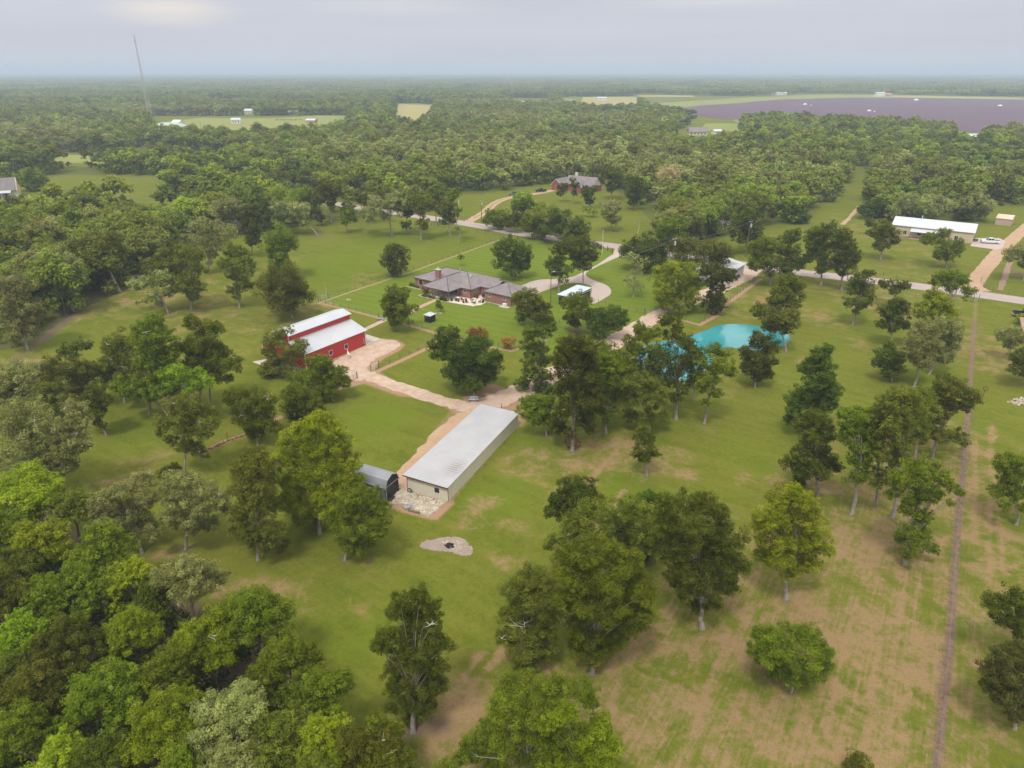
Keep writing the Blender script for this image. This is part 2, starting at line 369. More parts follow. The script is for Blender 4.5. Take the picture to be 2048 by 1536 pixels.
for a in ((650,545,90,.5),(780,480,70,.45),(900,470,60,.4),(430,770,100,.25),(720,850,90,.35),(770,830,50,.4),(1000,1010,60,.55),(1040,960,40,.5),(1100,900,40,.3),(820,1290,60,.5),
          (760,1250,60,.3),(700,1300,50,.4),(620,1240,60,.25),(1230,940,45,.5),(1290,1010,40,.4),(1500,900,60,.3),(1600,860,40,.45),(1530,940,30,.4),(1880,760,50,.7),
          (1930,860,30,.6),(1960,1000,40,.6),(1950,1250,45,.7),(1970,1400,40,.6),(1940,1500,40,.4),(1440,1330,30,.5),(1330,1400,40,.6),(1440,1420,40,.4),(1560,1440,40,.5),
          (1700,1260,30,.4),(1800,1200,30,.35),(1300,850,40,.3),(1400,800,60,.25),(1240,990,60,.4),(150,640,50,.2),(90,690,40,.5),(300,850,70,.4),(350,440,40,.9),(300,455,30,.8),
          (760,700,30,.5),(920,720,60,.35),(950,990,50,.45),(1060,870,40,.4),(1730,820,60,.1),(1100,360,60,.4),(1620,440,60,.3),(1560,330,60,.3)):
    blob('lush', a[0], a[1], a[2], a[3], a[2]*.5)
area('mow', [(640,600),(1010,478),(1240,505),(1500,545),(1390,640),(1290,628),(1150,720),(1020,700),(880,668)], 1, 2)
area('lush', [(640,600),(1010,478),(1240,505),(1500,545),(1390,640),(1290,628),(1150,720),(1020,700),(880,668)], .45, 2)
# bare soil and leaf litter under the wood edge and trees
stroke('mulch', [(-40,700),(75,682),(150,618),(235,573),(275,553),(330,515)], 2.5, 1.0, 2.2)
stroke('mulch', [(2,738),(60,700),(140,640)], .8, .6, 1.5)
area('mulch', [(-900,1600),(-300,1060),(-60,1000),(60,1010),(200,1140),(330,1200),(470,1260),(560,1360),(640,1440),(760,1520),(830,1620),(900,1800),(700,2400),(-900,2400)], 1, 3)
for a in ((690,1118,16),(372,1098,22),(285,1105,12),(1094,872,14),(1145,900,16),(1212,865,8),(1294,952,9),(1405,1255,14),(1183,1345,16),(1703,1030,10),(1784,1034,10),
          (1810,1130,10),(1865,918,8),(1572,1200,14),(1582,1385,14),(825,1465,30),(116,985,22),(213,870,8),(148,622,14),(238,583,7),(1762,520,12),(1892,535,12),(948,792,30),
          (785,470,10),(663,445,7),(637,470,14),(1572,703,8),(1642,568,9),(1683,578,9),(1430,625,14),(1085,780,14),(1155,665,22),(1600,445,16),(1745,435,20),(1480,455,30),(2030,545,22)):
    blob('mulch', a[0], a[1], a[2], .8, a[2]*.55)
blob('mulch', 880, 1450, 40, .8, 26)
# worn lines along fences and by the tracks, tyre lines in the grass
stroke('dirt', [(637,606),(698,620),(762,637)], .7, .9, .6); stroke('dirt', [(800,645),(879,668),(949,688),(1022,702),(1090,680)], .8, .9, .6)
stroke('dirt', [(637,606),(727,575),(827,542),(907,513),(1007,477)], .5, .85, .6)
stroke('dirt', [(756,742),(800,722),(854,697),(879,676)], .9, .95, .6)
stroke('dirt', [(399,906),(455,881),(497,868),(549,840),(574,828),(640,795),(700,768)], .7, .95, .6)
stroke('dirt', [(1371,642),(1399,650),(1436,630),(1454,608),(1521,558)], .9, .8, .7)
stroke('dirt', [(1952,604),(1940,770),(1930,915),(1911,1100),(1903,1250),(1889,1377),(1872,1536),(1850,1760)], .5, .50, 1.0)
stroke('mulch', [(1950,640),(1938,790),(1928,918),(1911,1100),(1903,1250),(1889,1377),(1872,1536),(1850,1760)], .4, 1.05, .5)
stroke('dirt', [(1820,572),(1760,560),(1690,548)], .8, .7, .8); stroke('dirt', [(1968,588),(2048,603),(2200,630)], .8, .7, .8)
for pts in ([(1984,850),(1982,900),(1980,1000),(1979,1100),(1977,1200)], [(1949,880),(1950,960),(1948,1080)], [(2008,1150),(2000,1060),(1990,960)]): stroke('dry', pts, .35, .75, .7)
for k, (a, b) in enumerate((((1810,1150),(1780,1380)),((1838,1150),(1815,1400)),((1700,1240),(1650,1480)),((1760,1270),(1730,1520)),((1655,1180),(1630,1300)),((1460,1260),(1380,1480)),((960,1310),(870,1440)),((1010,1300),(900,1420)),((1250,980),(1190,1060)),((1235,900),(1180,960)),((1500,1230),(1440,1330)))):
    stroke('dry', [a, b], .3, .95, .5)
area('dirt', [(668,720),(732,690),(765,678),(792,681),(806,690),(797,700),(762,718),(742,738),(800,772),(880,800),(950,815),(930,840),(880,800),(800,790),(730,765),(690,775),(650,750)], .8, 1.5)
area('dirt', [(780,1012),(805,960),(905,1006),(870,1038),(815,1024)], .9, 1.0)
stroke('dirt', [(897,1007),(930,967),(980,909),(1036,851)], .3, .7, .5)
area('dirt', [(900,822),(920,838),(860,905),(800,985),(790,960),(850,885)], .5, 1)
area('dirt', [(985,770),(1030,790),(1060,800),(1040,850),(1030,830),(1000,815),(925,815),(935,795)], .75, 2)
blob('dirt', 1785, 545, 30, .3, 8); blob('dry', 960, 1040, 45, .4, 22); blob('dirt', 982, 1048, 22, .45, 10)
POND = [(1396,666),(1414,660),(1436,651),(1474,648),(1519,653),(1545,661),(1574,667),(1579,680),(1568,692),(1545,690),(1520,700),(1496,700),(1476,697),(1449,696),(1428,716),(1412,738),(1396,752),(1370,762),(1336,760),(1306,748),(1282,732),(1274,716),(1282,700),(1296,689),(1322,684),(1340,682),(1366,678)]
for i in range(len(POND)): stroke('mulch', [POND[i], POND[(i+1) % len(POND)]], .7, .75, .5)

# open land: everything beyond it is wood
OPEN = [
 [(-900,700),(-300,735),(0,702),(60,692),(150,624),(270,572),(330,525),(420,480),(540,462),(640,436),(720,434),(800,436),(860,446),(960,456),(1050,466),(1250,494),(1400,512),(1440,505),(1500,520),(1640,556),(2048,592),(2600,680),(4500,1200),(4500,6000),(-4000,6000),(-4000,700)],
 [(455,352),(500,362),(575,380),(640,395),(720,408),(790,416),(880,428),(960,440),(1050,455),(1250,484),(1420,506),(1420,525),(1250,504),(1050,475),(960,462),(860,447),(780,434),(720,426),(640,412),(560,396),(480,380),(440,370)],
 [(850,400),(905,385),(960,388),(1040,376),(1100,366),(1150,360),(1215,372),(1262,398),(1300,440),(1330,478),(1250,488),(1100,462),(1060,440),(900,445)],
 [(1400,505),(1440,478),(1480,462),(1530,452),(1590,446),(1630,424),(1660,398),(1688,366),(1704,334),(1742,330),(1738,395),(1722,425),(1745,440),(1800,443),(1990,448),(2048,440),(2600,470),(3400,640),(3400,1100),(2048,640),(1640,570),(1440,530)],
 [(1795,378),(1872,384),(1868,400),(1800,398)], [(1960,408),(2048,412),(2300,430),(2300,470),(1960,445)],
 [(240,420),(268,398),(380,396),(378,422),(310,450),(265,470),(240,460)],
 [(60,350),(330,350),(330,402),(220,414),(130,424),(60,444),(-200,458),(-200,380),(20,356)], [(70,304),(450,308),(455,335),(80,334)],
 [(300,232),(500,232),(700,230),(700,264),(620,278),(480,284),(300,280)], [(405,202),(645,203),(645,214),(405,210)],
 [(790,206),(872,208),(868,232),(840,266),(780,258)], [(1118,194),(1275,192),(1280,224),(1180,228),(1118,218)],
 [(1262,189),(1480,192),(1640,187),(2048,193),(2800,205),(2800,282),(2048,274),(1900,268),(1750,258),(1600,250),(1440,243),(1300,226)],
 [(1385,238),(1480,228),(1486,255),(1490,286),(1450,296),(1330,300),(1352,262)], [(1985,166),(2110,168),(2110,172),(1985,170)], [(1905,268),(1965,268),(1972,304),(1895,306)],
 [(555,336),(600,332),(585,352),(550,360)], [(340,440),(385,440),(380,485),(340,485)], [(995,196),(1100,196),(1100,216),(1030,218)],
]
OPW = [[(p.x, p.y) for p in [at(*q) for q in poly]] for poly in OPEN]
def free(X, Y):
    f = np.ones(X.shape, bool)
    for poly in OPW: f &= ~inpoly(X, Y, poly)
    return f
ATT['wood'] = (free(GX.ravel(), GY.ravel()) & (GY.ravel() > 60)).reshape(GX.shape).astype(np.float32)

me = bpy.data.meshes.new('ground')
V = np.zeros((NX*NY, 3), np.float32); V[:, 0] = GX.ravel(); V[:, 1] = GY.ravel()
idx = np.arange(NX*NY).reshape(NY, NX)
Q = np.stack([idx[:-1, :-1], idx[:-1, 1:], idx[1:, 1:], idx[1:, :-1]], -1).reshape(-1, 4)
me.vertices.add(len(V)); me.vertices.foreach_set('co', V.ravel())
me.loops.add(Q.size); me.loops.foreach_set('vertex_index', Q.ravel().astype(np.int32))
me.polygons.add(len(Q)); me.polygons.foreach_set('loop_start', np.arange(0, Q.size, 4, dtype=np.int32))
me.update(calc_edges=True)
for k, v in ATT.items():
    a = me.attributes.new(k, 'FLOAT', 'POINT'); a.data.foreach_set('value', np.clip(v, 0, 1.5).ravel().astype(np.float32))

def ground_mat():
    m, nt, b = newmat('pasture_grass'); p = pos(nt)
    A = {k: nn(nt, 'ShaderNodeAttribute', attribute_name=k).outputs['Fac'] for k in ATT}
    n30 = noise(nt, .035, 5, .6, p); n6 = noise(nt, .22, 6, .7, p, .4); n1 = noise(nt, 1.1, 7, .78, p); nf = noise(nt, 5, 5, .85, p)
    # mown streaks run with the mower
    st = noise(nt, 1.0, 4, .6, pos(nt, 'Object', R(37), (.05, .55, 1)))
    st2 = noise(nt, 1.0, 5, .7, pos(nt, 'Object', R(-57.5), (.14, 2.6, 1)))
    g = mixc(nt, rng(nt, n6, .38, .64), (.135, .165, .026), (.205, .220, .045))
    g = mixc(nt, rng(nt, n30, .38, .62, 0, .6), g, (.225, .215, .060)); n2 = noise(nt, 2.6, 6, .82, p)
    g = mixc(nt, rng(nt, n2, .50, .62, 0, .45), g, (.075, .115, .014)); g = mixc(nt, rng(nt, n2, .46, .34, 0, .35), g, (.30, .29, .10))
    g = mixc(nt, rng(nt, n1, .46, .66, 0, .65), g, (.090, .125, .016)); g = mixc(nt, rng(nt, nf, .56, .68, 0, .5), g, (.30, .28, .11))
    g = mixc(nt, rng(nt, st, .40, .62, 0, .35), g, (.25, .24, .075))
    lu = mth(nt, 'MULTIPLY', A['lush'], rng(nt, n6, .25, .6, .45, 1.1))
    g = mixc(nt, rng(nt, lu, .05, .7, 0, .75), g, (.145, .215, .018))
    sv = nn(nt, 'ShaderNodeVectorMath', operation='MULTIPLY'); lk(nt, g, sv.inputs[0]); sv.inputs[1].default_value = (.745, .785, .42); g = sv.outputs[0]
    # house lawn: cleaner green with faint mowing bands
    wv = nn(nt, 'ShaderNodeTexWave', wave_type='BANDS', bands_direction='Y'); wv.inputs['Scale'].default_value = .314/3.4
    wv.inputs['Distortion'].default_value = 1.2; wv.inputs['Detail'].default_value = 2; lk(nt, pos(nt, 'Object', R(30)), wv.inputs[0])
    lawn = mixc(nt, rng(nt, wv.outputs[0], .2, .8), (.118, .170, .014), (.136, .186, .019))
    lawn = mixc(nt, rng(nt, n6, .45, .7, 0, .5), lawn, (.165, .19, .038))
    g = mixc(nt, mth(nt, 'MULTIPLY', A['mow'], .85), g, lawn)
    # dry thatch
    dsum = mth(nt, 'ADD', A['dry'], mth(nt, 'MULTIPLY', mth(nt, 'SUBTRACT', n1, .5), 2.4))
    dsum = mth(nt, 'ADD', dsum, mth(nt, 'MULTIPLY', mth(nt, 'SUBTRACT', n6, .5), 3.4))
    dsum = mth(nt, 'ADD', dsum, mth(nt, 'MULTIPLY', mth(nt, 'MULTIPLY', mth(nt, 'SUBTRACT', st2, .5), 1.7), A['rows']))
    tan = mixc(nt, rng(nt, nf, .3, .7), (.31, .195, .105), (.215, .15, .07))
    tan = mixc(nt, rng(nt, n1, .35, .7, 0, .5), tan, (.37, .25, .145))
    gate = rng(nt, A['dry'], .02, .15)
    g = mixc(nt, mth(nt, 'MULTIPLY', rng(nt, dsum, .15, .85, 0, .92), gate), g, tan)
    g = mixc(nt, rng(nt, nf, .52, .66, 0, .42), g, (.075, .085, .016))
    mu = mth(nt, 'ADD', A['mulch'], mth(nt, 'MULTIPLY', mth(nt, 'SUBTRACT', n1, .5), .9))
    mulch = mixc(nt, rng(nt, nf, .35, .65), (.12, .080, .058), (.20, .145, .105))
    g = mixc(nt, mth(nt, 'MULTIPLY', rng(nt, mu, .30, .85, 0, .92), rng(nt, A['mulch'], .02, .1)), g, mulch)
    di = mth(nt, 'ADD', A['dirt'], mth(nt, 'MULTIPLY', mth(nt, 'SUBTRACT', n1, .5), .8))
    dirt = mixc(nt, rng(nt, nf, .3, .7), (.40, .26, .17), (.30, .18, .12))
    g = mixc(nt, mth(nt, 'MULTIPLY', rng(nt, di, .35, .8, 0, .95), rng(nt, A['dirt'], .02, .1)), g, dirt)
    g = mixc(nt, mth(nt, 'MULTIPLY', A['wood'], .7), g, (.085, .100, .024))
    lk(nt, g, b.inputs['Base Color']); b.inputs['Roughness'].default_value = 1; b.inputs['Specular IOR Level'].default_value = .05
    bump(nt, b, mth(nt, 'ADD', mth(nt, 'MULTIPLY', n1, .7), nf), .45, .25)
    return m
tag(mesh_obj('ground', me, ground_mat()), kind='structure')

# ------------------------------------------------------------------ flat sheets: roads, tracks, water, far fields
def smooth_line(pts, n=8):
    out = []; Pn = [pts[0]]+list(pts)+[pts[-1]]
    for i in range(1, len(Pn)-2):
        p0, p1, p2, p3 = [Vector(Pn[i+k]) for k in (-1, 0, 1, 2)]
        for k in range(n):
            t = k/n; out.append(.5*((2*p1)+(p2-p0)*t+(2*p0-5*p1+4*p2-p3)*t*t+(3*p1-p0-3*p2+p3)*t**3))
    out.append(Vector(pts[-1])); return out
def resample(L, step):
    out = [L[0]]; acc = 0
    for a, b in zip(L, L[1:]):
        d = (b-a).length
        k = max(1, int(d/step))
        for i in range(1, k+1): out.append(a.lerp(b, i/k))
    return out
def ribbon(name, pts, wid, z, mat, jit=.0, step=1.2, kind='structure', parent=None, off=0):
    L = resample(smooth_line([at(*p) if len(p) == 2 else Vector(p) for p in pts]), step)
    rg = random.Random(len(pts)*7); vs = []; fs = []
    n = len(L); wv = wid if callable(wid) else (lambda t: wid)
    for i, p in enumerate(L):
        d = (L[min(i+1, n-1)]-L[max(i-1, 0)]); d.normalize(); s = Vector((-d.y, d.x, 0)); h = wv(i/n)/2
        vs += [p+s*(off+h+rg.uniform(-jit, jit)), p+s*(off-h+rg.uniform(-jit, jit))]
    for v in vs: v.z = z
    fs = [(2*i, 2*i+1, 2*i+3, 2*i+2) for i in range(n-1)]
    o = MB().add(vs, fs).build(name, mat, parent); 
    if parent is None: tag(o, kind=kind)
    return o
def sheet(name, pts, z, mat, jit=0.0, smooth=False, step=1.5, thick=0):
    W_ = [at(*p) if len(p) == 2 else Vector(p) for p in pts]
    if smooth:
        L = W_+[W_[0]]; n = len(W_); out = []
        for i in range(n):
            p0, p1, p2, p3 = W_[i-1], W_[i], W_[(i+1) % n], W_[(i+2) % n]
            for k in range(6):
                t = k/6; out.append(.5*((2*p1)+(p2-p0)*t+(2*p0-5*p1+4*p2-p3)*t*t+(3*p1-p0-3*p2+p3)*t**3))
        W_ = out
    W_ = resample(W_+[W_[0]], step)[:-1]
    rg = random.Random(len(pts)); W_ = [Vector((p.x+rg.uniform(-jit, jit), p.y+rg.uniform(-jit, jit), z)) for p in W_]
    tri = tessellate_polygon([W_]); mb = MB()
    mb.add(W_, [tuple(t) for t in tri])
    if thick:
        n = len(W_); mb.add([(p.x, p.y, z) for p in W_]+[(p.x, p.y, z-thick) for p in W_], [(i, (i+1) % n, n+(i+1) % n, n+i) for i in range(n)])
    return tag(mb.build(name, mat), kind='structure')
def road_mat(name, c1, c2, c3, sc_=1, bmp=.3):
    m, nt, b = newmat(name); p = pos(nt)
    g = mixc(nt, rng(nt, noise(nt, .25*sc_, 5, .65, p), .35, .65), c1, c2)
    g = mixc(nt, rng(nt, noise(nt, 1.6*sc_, 6, .75, p), .5, .75, 0, .7), g, c3)
    nf = noise(nt, 9*sc_, 3, .7, p); g = mixc(nt, rng(nt, nf, .45, .8, 0, .4), g, tuple(x*.7 for x in c2))
    lk(nt, g, b.inputs['Base Color']); b.inputs['Roughness'].default_value = .95; b.inputs['Specular IOR Level'].default_value = .1
    bump(nt, b, nf, bmp, .06); return m
asphalt = road_mat('worn_chip_seal', (.40, .335, .315), (.35, .29, .275), (.45, .37, .34), 1, .15)
gravel = road_mat('pale_gravel', (.50, .38, .30), (.43, .31, .24), (.56, .45, .37), 1.4, .5)
gravel2 = road_mat('crushed_limestone', (.56, .43, .34), (.43, .31, .24), (.34, .23, .17), 2.2, .7)
conc = road_mat('broom_concrete', (.47, .385, .35), (.44, .36, .325), (.51, .43, .38), .5, .05)
sandy = road_mat('sandy_dirt', (.45, .31, .205), (.38, .25, .165), (.50, .38, .28), 1.2, .4)
ROAD = [(430,362),(500,372),(575,388),(640,402),(720,416),(780,424),(860,436),(960,452),(1040,467),(1150,482),(1250,495),(1400,516),(1500,531),(1600,545),(1750,562),(1900,581),(2048,602),(2200,624),(2500,672)]
ribbon('road', ROAD, 7.4, .030, asphalt, .06, 2.5)
dk = road_mat('dark_wheel_path', (.26, .22, .215), (.30, .25, .24), (.33, .27, .26), 1, .1)
ribbon('road_wheel_path', [(940,449),(960,452),(1040,467),(1150,482),(1250,495)], .7, .034, dk, .12, 2, off=.9)
sheet('concrete_driveway', [(1226,509),(1195,529),(1165,545),(1140,555),(1110,558),(1075,560),(1048,569),(1030,580),(1040,594),(1060,592),(1085,583),(1110,574),(1135,567),(1160,566),(1178,570),(1184,576),(1182,590),(1182,606),(1192,606),(1210,596),(1221,588),(1221,578),(1212,570),(1195,563),(1180,557),(1172,550),(1176,543),(1205,528),(1244,510)], .016, conc, 0, True)
sheet('gravel_apron', [(1226,508),(1232,492),(1262,496),(1262,503),(1246,511)], .012, gravel, .1)
ribbon('gravel_driveway', [(1512,533),(1490,552),(1462,566),(1420,585),(1380,602),(1336,622),(1300,640),(1262,663),(1215,692),(1170,714),(1130,735),(1075,765),(1010,795),(955,814)], 5.6, .012, gravel, .35, 1.0)
ribbon('gravel_track', [(985,826),(940,816),(880,800),(800,775),(740,752),(712,742)], 3.6, .016, gravel2, .35, .9)
ribbon('sandy_track', [(950,826),(925,842),(880,885),(835,935),(808,978)], 4.8, .008, sandy, .4, .9)
sheet('barn_yard', [(655,745),(668,722),(700,706),(732,691),(765,678),(790,681),(804,690),(790,699),(760,714),(740,724),(734,738),(738,750),(725,762),(700,760),(680,768),(650,762)], .020, gravel2, .3, False, .9)
sheet('barn_apron', [(732.5,691),(762,678),(733,669),(726,678)], .060, MT['concrete'], 0, False, 3, .06)
sheet('barn_side_pad', [(505,724),(530,719),(606,738),(601,752),(560,746)], .060, MT['concrete'], 0, False, 3, .06)
ribbon('garden_path', [(876,598),(845,612),(815,627)], 1.5, .02, sandy, .05, 1); ribbon('garden_path', [(790,634),(768,641),(730,659)], 1.5, .02, gravel, .05, 1)
ribbon('neighbour_driveway', [(1962,583),(1946,574),(1957,553),(1978,528),(2002,500),(2022,482),(2042,464),(2070,440)], lambda t: 4.6 if t > .12 else 6.5, .012, sandy, .16, 1.6)
sheet('neighbour_parking', [(1940,492),(1990,499),(2003,498),(2012,482),(1998,476),(1950,476)], .016, conc, .1)
ribbon('ditch_edge', [(1684,449),(1700,434),(1712,420),(1720,412)], 1.8, .010, sandy, .3, 1.5)
ribbon('ditch_edge', [(2022,516),(2012,548),(2000,580)], 1.5, .010, plain('brown_soil', (.22, .14, .10), (.3, .2, .15), 1.5), .18, 1.8)
ribbon('farm_lane', [(928,449),(950,436),(970,424),(985,410),(1003,400),(1030,393),(1060,389),(1085,385),(1106,380)], 4.2, .010, sandy, .25, 2)
ribbon('lane_grass_strip', [(948,436.5),(970,424),(985,410),(1003,400),(1020,395)], .9, .014, plain('strip_grass', (.15, .18, .05), (.22, .2, .08), 2), .2, 2)
ribbon('far_lane', [(380,268),(470,260),(520,250),(570,252),(640,257),(700,262)], 7, .02, plain('far_gravel', (.5, .42, .34), None, .3), .4, 8)
m, nt_, b_ = newmat('dyed_water'); 
lk(nt_, mixc(nt_, rng(nt_, noise(nt_, .12, 4, .6, pos(nt_)), .35, .65), (.025, .25, .28), (.05, .31, .335)), b_.inputs['Base Color'])
b_.inputs['Roughness'].default_value = .10; b_.inputs['Specular IOR Level'].default_value = 1.0; b_.inputs['IOR'].default_value = 1.5
bump(nt_, b_, noise(nt_, 2.2, 4, .6, pos(nt_)), .05, .02)
sheet('pond_water', POND, .022, m, 0, True, .8)
# fire pit ground, limestone apron
ash = road_mat('ash_and_dirt', (.33, .265, .22), (.27, .21, .18), (.42, .35, .30), 3, .6)
sheet('burn_patch', [(839,1090),(849,1082),(866,1079),(885,1076),(905,1074),(920,1075),(931,1080),(937,1088),(944,1096),(946,1104),(940,1110),(930,1112),(915,1109),(900,1104),(882,1103),(862,1100),(847,1097)], .012, ash, .16, True, .4)
far = {
 'plough': road_mat('bare_ploughed_soil', (.140, .094, .122), (.118, .080, .108), (.165, .115, .138), .05, 0),
 'green': road_mat('far_pasture', (.21, .24, .06), (.25, .25, .075), (.17, .21, .05), .03, 0),
 'tan': road_mat('ripe_field', (.36, .31, .12), (.32, .29, .11), (.27, .27, .09), .03, 0)}
def field(pts, m, z): sheet('field', pts, z, far[m], 0, False, 20)
field([(1262,213),(1290,208),(1480,196),(1640,189),(1760,190),(2048,195),(2600,204),(2600,212),(2048,201),(1700,197),(1480,209),(1330,219)], 'green', .06)
field([(1700,191),(1850,192),(2040,196),(2040,198.5),(1780,194.5)], 'tan', .10)
field([(1326,221),(1400,211),(1480,206),(1560,199),(1700,195.5),(1800,195.5),(2048,199.5),(2700,210),(2700,275),(2048,268),(1900,262),(1750,252),(1600,245),(1440,238)], 'plough', .14)
field([(320,266),(335,243),(400,236),(480,237),(560,236),(640,231),(690,232),(672,262),(600,275),(480,278),(380,276)], 'green', .06)
field([(408,203.5),(520,204),(640,208),(640,212),(520,207.5),(408,207)], 'tan', .06)
field([(798,208),(870,210.5),(862,226),(838,258),(788,254),(790,232)], 'tan', .06)
field([(1166,194),(1272,194),(1276,214),(1230,222),(1160,216)], 'tan', .07)
field([(1124,197),(1152,198),(1150,214),(1122,212)], 'green', .08)
field([(1275,190),(1385,191),(1390,194),(1280,193.5)], 'tan', .08)
field([(95,310),(430,312),(440,327),(95,326)], 'green', .06)
field([(1990,167),(2048,167),(2100,169),(2100,170.5),(1990,168.5)], 'tan', .08)
field([(1470,230),(1478,247),(1410,247),(1400,262),(1500,262),(1455,232)], 'green', .08)

# ------------------------------------------------------------------ buildings
def window(parent, x, y, z, wd, ht, face, mull=True, frame='white_trim', name='window'):
    """frame ring with a glass pane as its child; face = 'x+','x-','y+','y-' outward; (x,y) on the wall plane"""
    ax = face[0]; sg = 1 if face[1] == '+' else -1; t = .08; f = MB(); g = MB()
    def bx(mb, a0, a1, z0, z1, d0, d1):
        d0, d1 = sorted((sg*d0, sg*d1))
        if ax == 'y': mb.box(x+a0, x+a1, y+d0, y+d1, z0, z1)
        else: mb.box(x+d0, x+d1, y+a0, y+a1, z0, z1)
    h = wd/2
    bx(f, -h-t, -h, z-t, z+ht+t, .003, .06); bx(f, h, h+t, z-t, z+ht+t, .003, .06)
    bx(f, -h, h, z-t, z, .003, .07); bx(f, -h, h, z+ht, z+ht+t, .003, .06)
    if mull: bx(f, -.02, .02, z, z+ht, .03, .045)
    bx(g, -h, h, z, z+ht, .004, .028)
    fo = f.build(name, MT[frame], parent); g.build('pane', MT['glass'], fo); return fo
def gable_roof(mb, x0, x1, y0, y1, ze, zr, t=.12, ridge='x'):
    if ridge == 'x':
        ym = (y0+y1)/2
        mb.slab([(x0,y0,ze),(x1,y0,ze),(x1,ym,zr),(x0,ym,zr)], t); mb.slab([(x0,ym,zr),(x1,ym,zr),(x1,y1,ze),(x0,y1,ze)], t)
    else:
        xm = (x0+x1)/2
        mb.slab([(x0,y0,ze),(xm,y0,zr),(xm,y1,zr),(x0,y1,ze)], t); mb.slab([(xm,y0,zr),(x1,y0,ze),(x1,y1,ze),(xm,y1,zr)], t)
    return mb
def hip(mb, u0, u1, v0, v1, ze, s, t=.14):
    w_, d = u1-u0, v1-v0
    if w_ >= d:
        h = d/2; z = ze+h*s; a = (u0+h, v0+h, z); b = (u1-h, v0+h, z)
        A, B, Cc, D = (u0,v0,ze), (u1,v0,ze), (u1,v1,ze), (u0,v1,ze)
        if w_-d < .05: b = a
        mb.slab([A, B, b, a] if b != a else [A, B, a], t); mb.slab([B, Cc, b], t); mb.slab([Cc, D, a, b] if b != a else [Cc, D, a], t); mb.slab([D, A, a], t)
    else:
        h = w_/2; z = ze+h*s; a = (u0+h, v0+h, z); b = (u0+h, v1-h, z)
        A, B, Cc, D = (u0,v0,ze), (u1,v0,ze), (u1,v1,ze), (u0,v1,ze)
        mb.slab([A, B, a], t); mb.slab([B, Cc, b, a], t); mb.slab([Cc, D, b], t); mb.slab([D, A, a, b], t)
    return mb

# long cream shed with a single-slope roof
t = empty('storage_shed', (-15.2, 86.9, 0), R(-23.6), 'long cream metal shed with ribbed white single-slope roof stained brown near its front', 'shed')
W_, D_, HL, HR = 6.7, 25.3, 2.75, 2.4
MB().prism([(0,0),(W_,0),(W_,HR),(0,HL)], 'y', 0, .12).build('wall', MT['cream_sheet'], t)
MB().box(W_-.12, W_, .122, D_-.122, 0, HR).build('wall', MT['cream_sheet_y'], t)
MB().prism([(0,0),(W_,0),(W_,HR),(0,HL)], 'y', D_-.12, D_).build('wall', MT['cream_sheet'], t)
for k in range(7):
    y = .122+k*(D_-.4)/6; MB().box(0, .14, y, y+.14, 0, HL-.02).build('post', MT['wood'], t)
MB().box(3.4, 3.46, .13, D_-.13, 0, 2.5).build('inner_wall', MT['tan_dull'], t)
MB().slab([(-.5,-.35,HL+.06+.028),(W_+.12,-.35,HR+.06),(W_+.12,D_+.3,HR+.06),(-.5,D_+.3,HL+.088)], .06).build('roof', MT['roof_shed'], t)
drt = plain('dark_red_trim', (.16, .05, .045), (.11, .04, .035), 2, .5)
for a, b in ((-.40, -.353), (D_+.303, D_+.34)): MB().prism([(-.52,HL-.06),(W_+.14,HR-.09),(W_+.14,HR+.075),(-.52,HL+.105)], 'y', a, b).build('fascia', drt, t)
window(t, 4.92, 0, 1.0, .8, .85, 'y-', False)
MB().box(-.03, .03, -.05, .02, 0, 2.5).build('downpipe', MT['wood'], t); MB().box(W_-.02, W_+.05, -.06, .0, 0, 2.38).build('downpipe', MT['wood'], t)

# red barn: two lean-tos and a raised middle
t = empty('red_barn', (-42.2, 132.5, 0), R(56.3), 'red metal barn with raised centre bay, white roofs and square windows', 'barn')
L_, LW, MW, H0, H1, H2, H3 = 17.2, 4.4, 4.6, 3.5, 5.1, 6.5, 7.2
T_ = 2*LW+MW
MB().box(0, L_, 0, .1, 0, H0).build('wall', MT['red_sheet'], t); MB().box(0, L_, T_-.1, T_, 0, H0).build('wall', MT['red_sheet'], t)
endp = [(0,0),(T_,0),(T_,H0),(LW+MW,H1),(LW+MW,H2),(LW+MW/2,H3),(LW,H2),(LW,H1),(0,H0)]
for x in (0, L_-.1):
    MB().prism([(a if a not in (0, T_) else (a+.102 if a == 0 else a-.102), b) for a, b in endp], 'x', x, x+.1).build('end_wall', MT['red_sheet_y'], t)
for y in (LW, LW+MW-.1): MB().box(.1, L_-.1, y, y+.1, H1-.3, H2-.02).build('clerestory_wall', MT['red_sheet'], t)
lo = MB(); lo.slab([(-.3,-.35,H0),(L_+.3,-.35,H0),(L_+.3,LW-.003,H1+.02),(-.3,LW-.003,H1+.02)], .1); lo.build('low_roof', MT['roof_barn'], t)
lo = MB(); lo.slab([(-.3,LW+MW+.003,H1+.02),(L_+.3,LW+MW+.003,H1+.02),(L_+.3,T_+.35,H0),(-.3,T_+.35,H0)], .1); lo.build('low_roof', MT['roof_barn'], t)
gable_roof(MB(), -.3, L_+.3, LW-.35, LW+MW+.35, H2, H3+.03, .1).build('high_roof', MT['roof_barn'], t)
def trimb(*a): MB().box(*a).build('trim', MT['white_trim'], t)
for x in (-.035, L_+.003):
    for y in (0, T_-.16): trimb(x, x+.032, y, y+.16, 0, H0-.1)
    for y in (LW, LW+MW-.16): trimb(x, x+.032, y, y+.16, H1-.2, H2-.12)
trimb(-.03, .14, -.036, -.003, 0, H0-.12); trimb(L_-.14, L_+.03, -.036, -.003, 0, H0-.12)
trimb(.1, L_-.1, LW-.045, LW-.003, H1+.0, H1+.12); trimb(-.3, L_+.3, -.40, -.353, H0-.12, H0+.01)
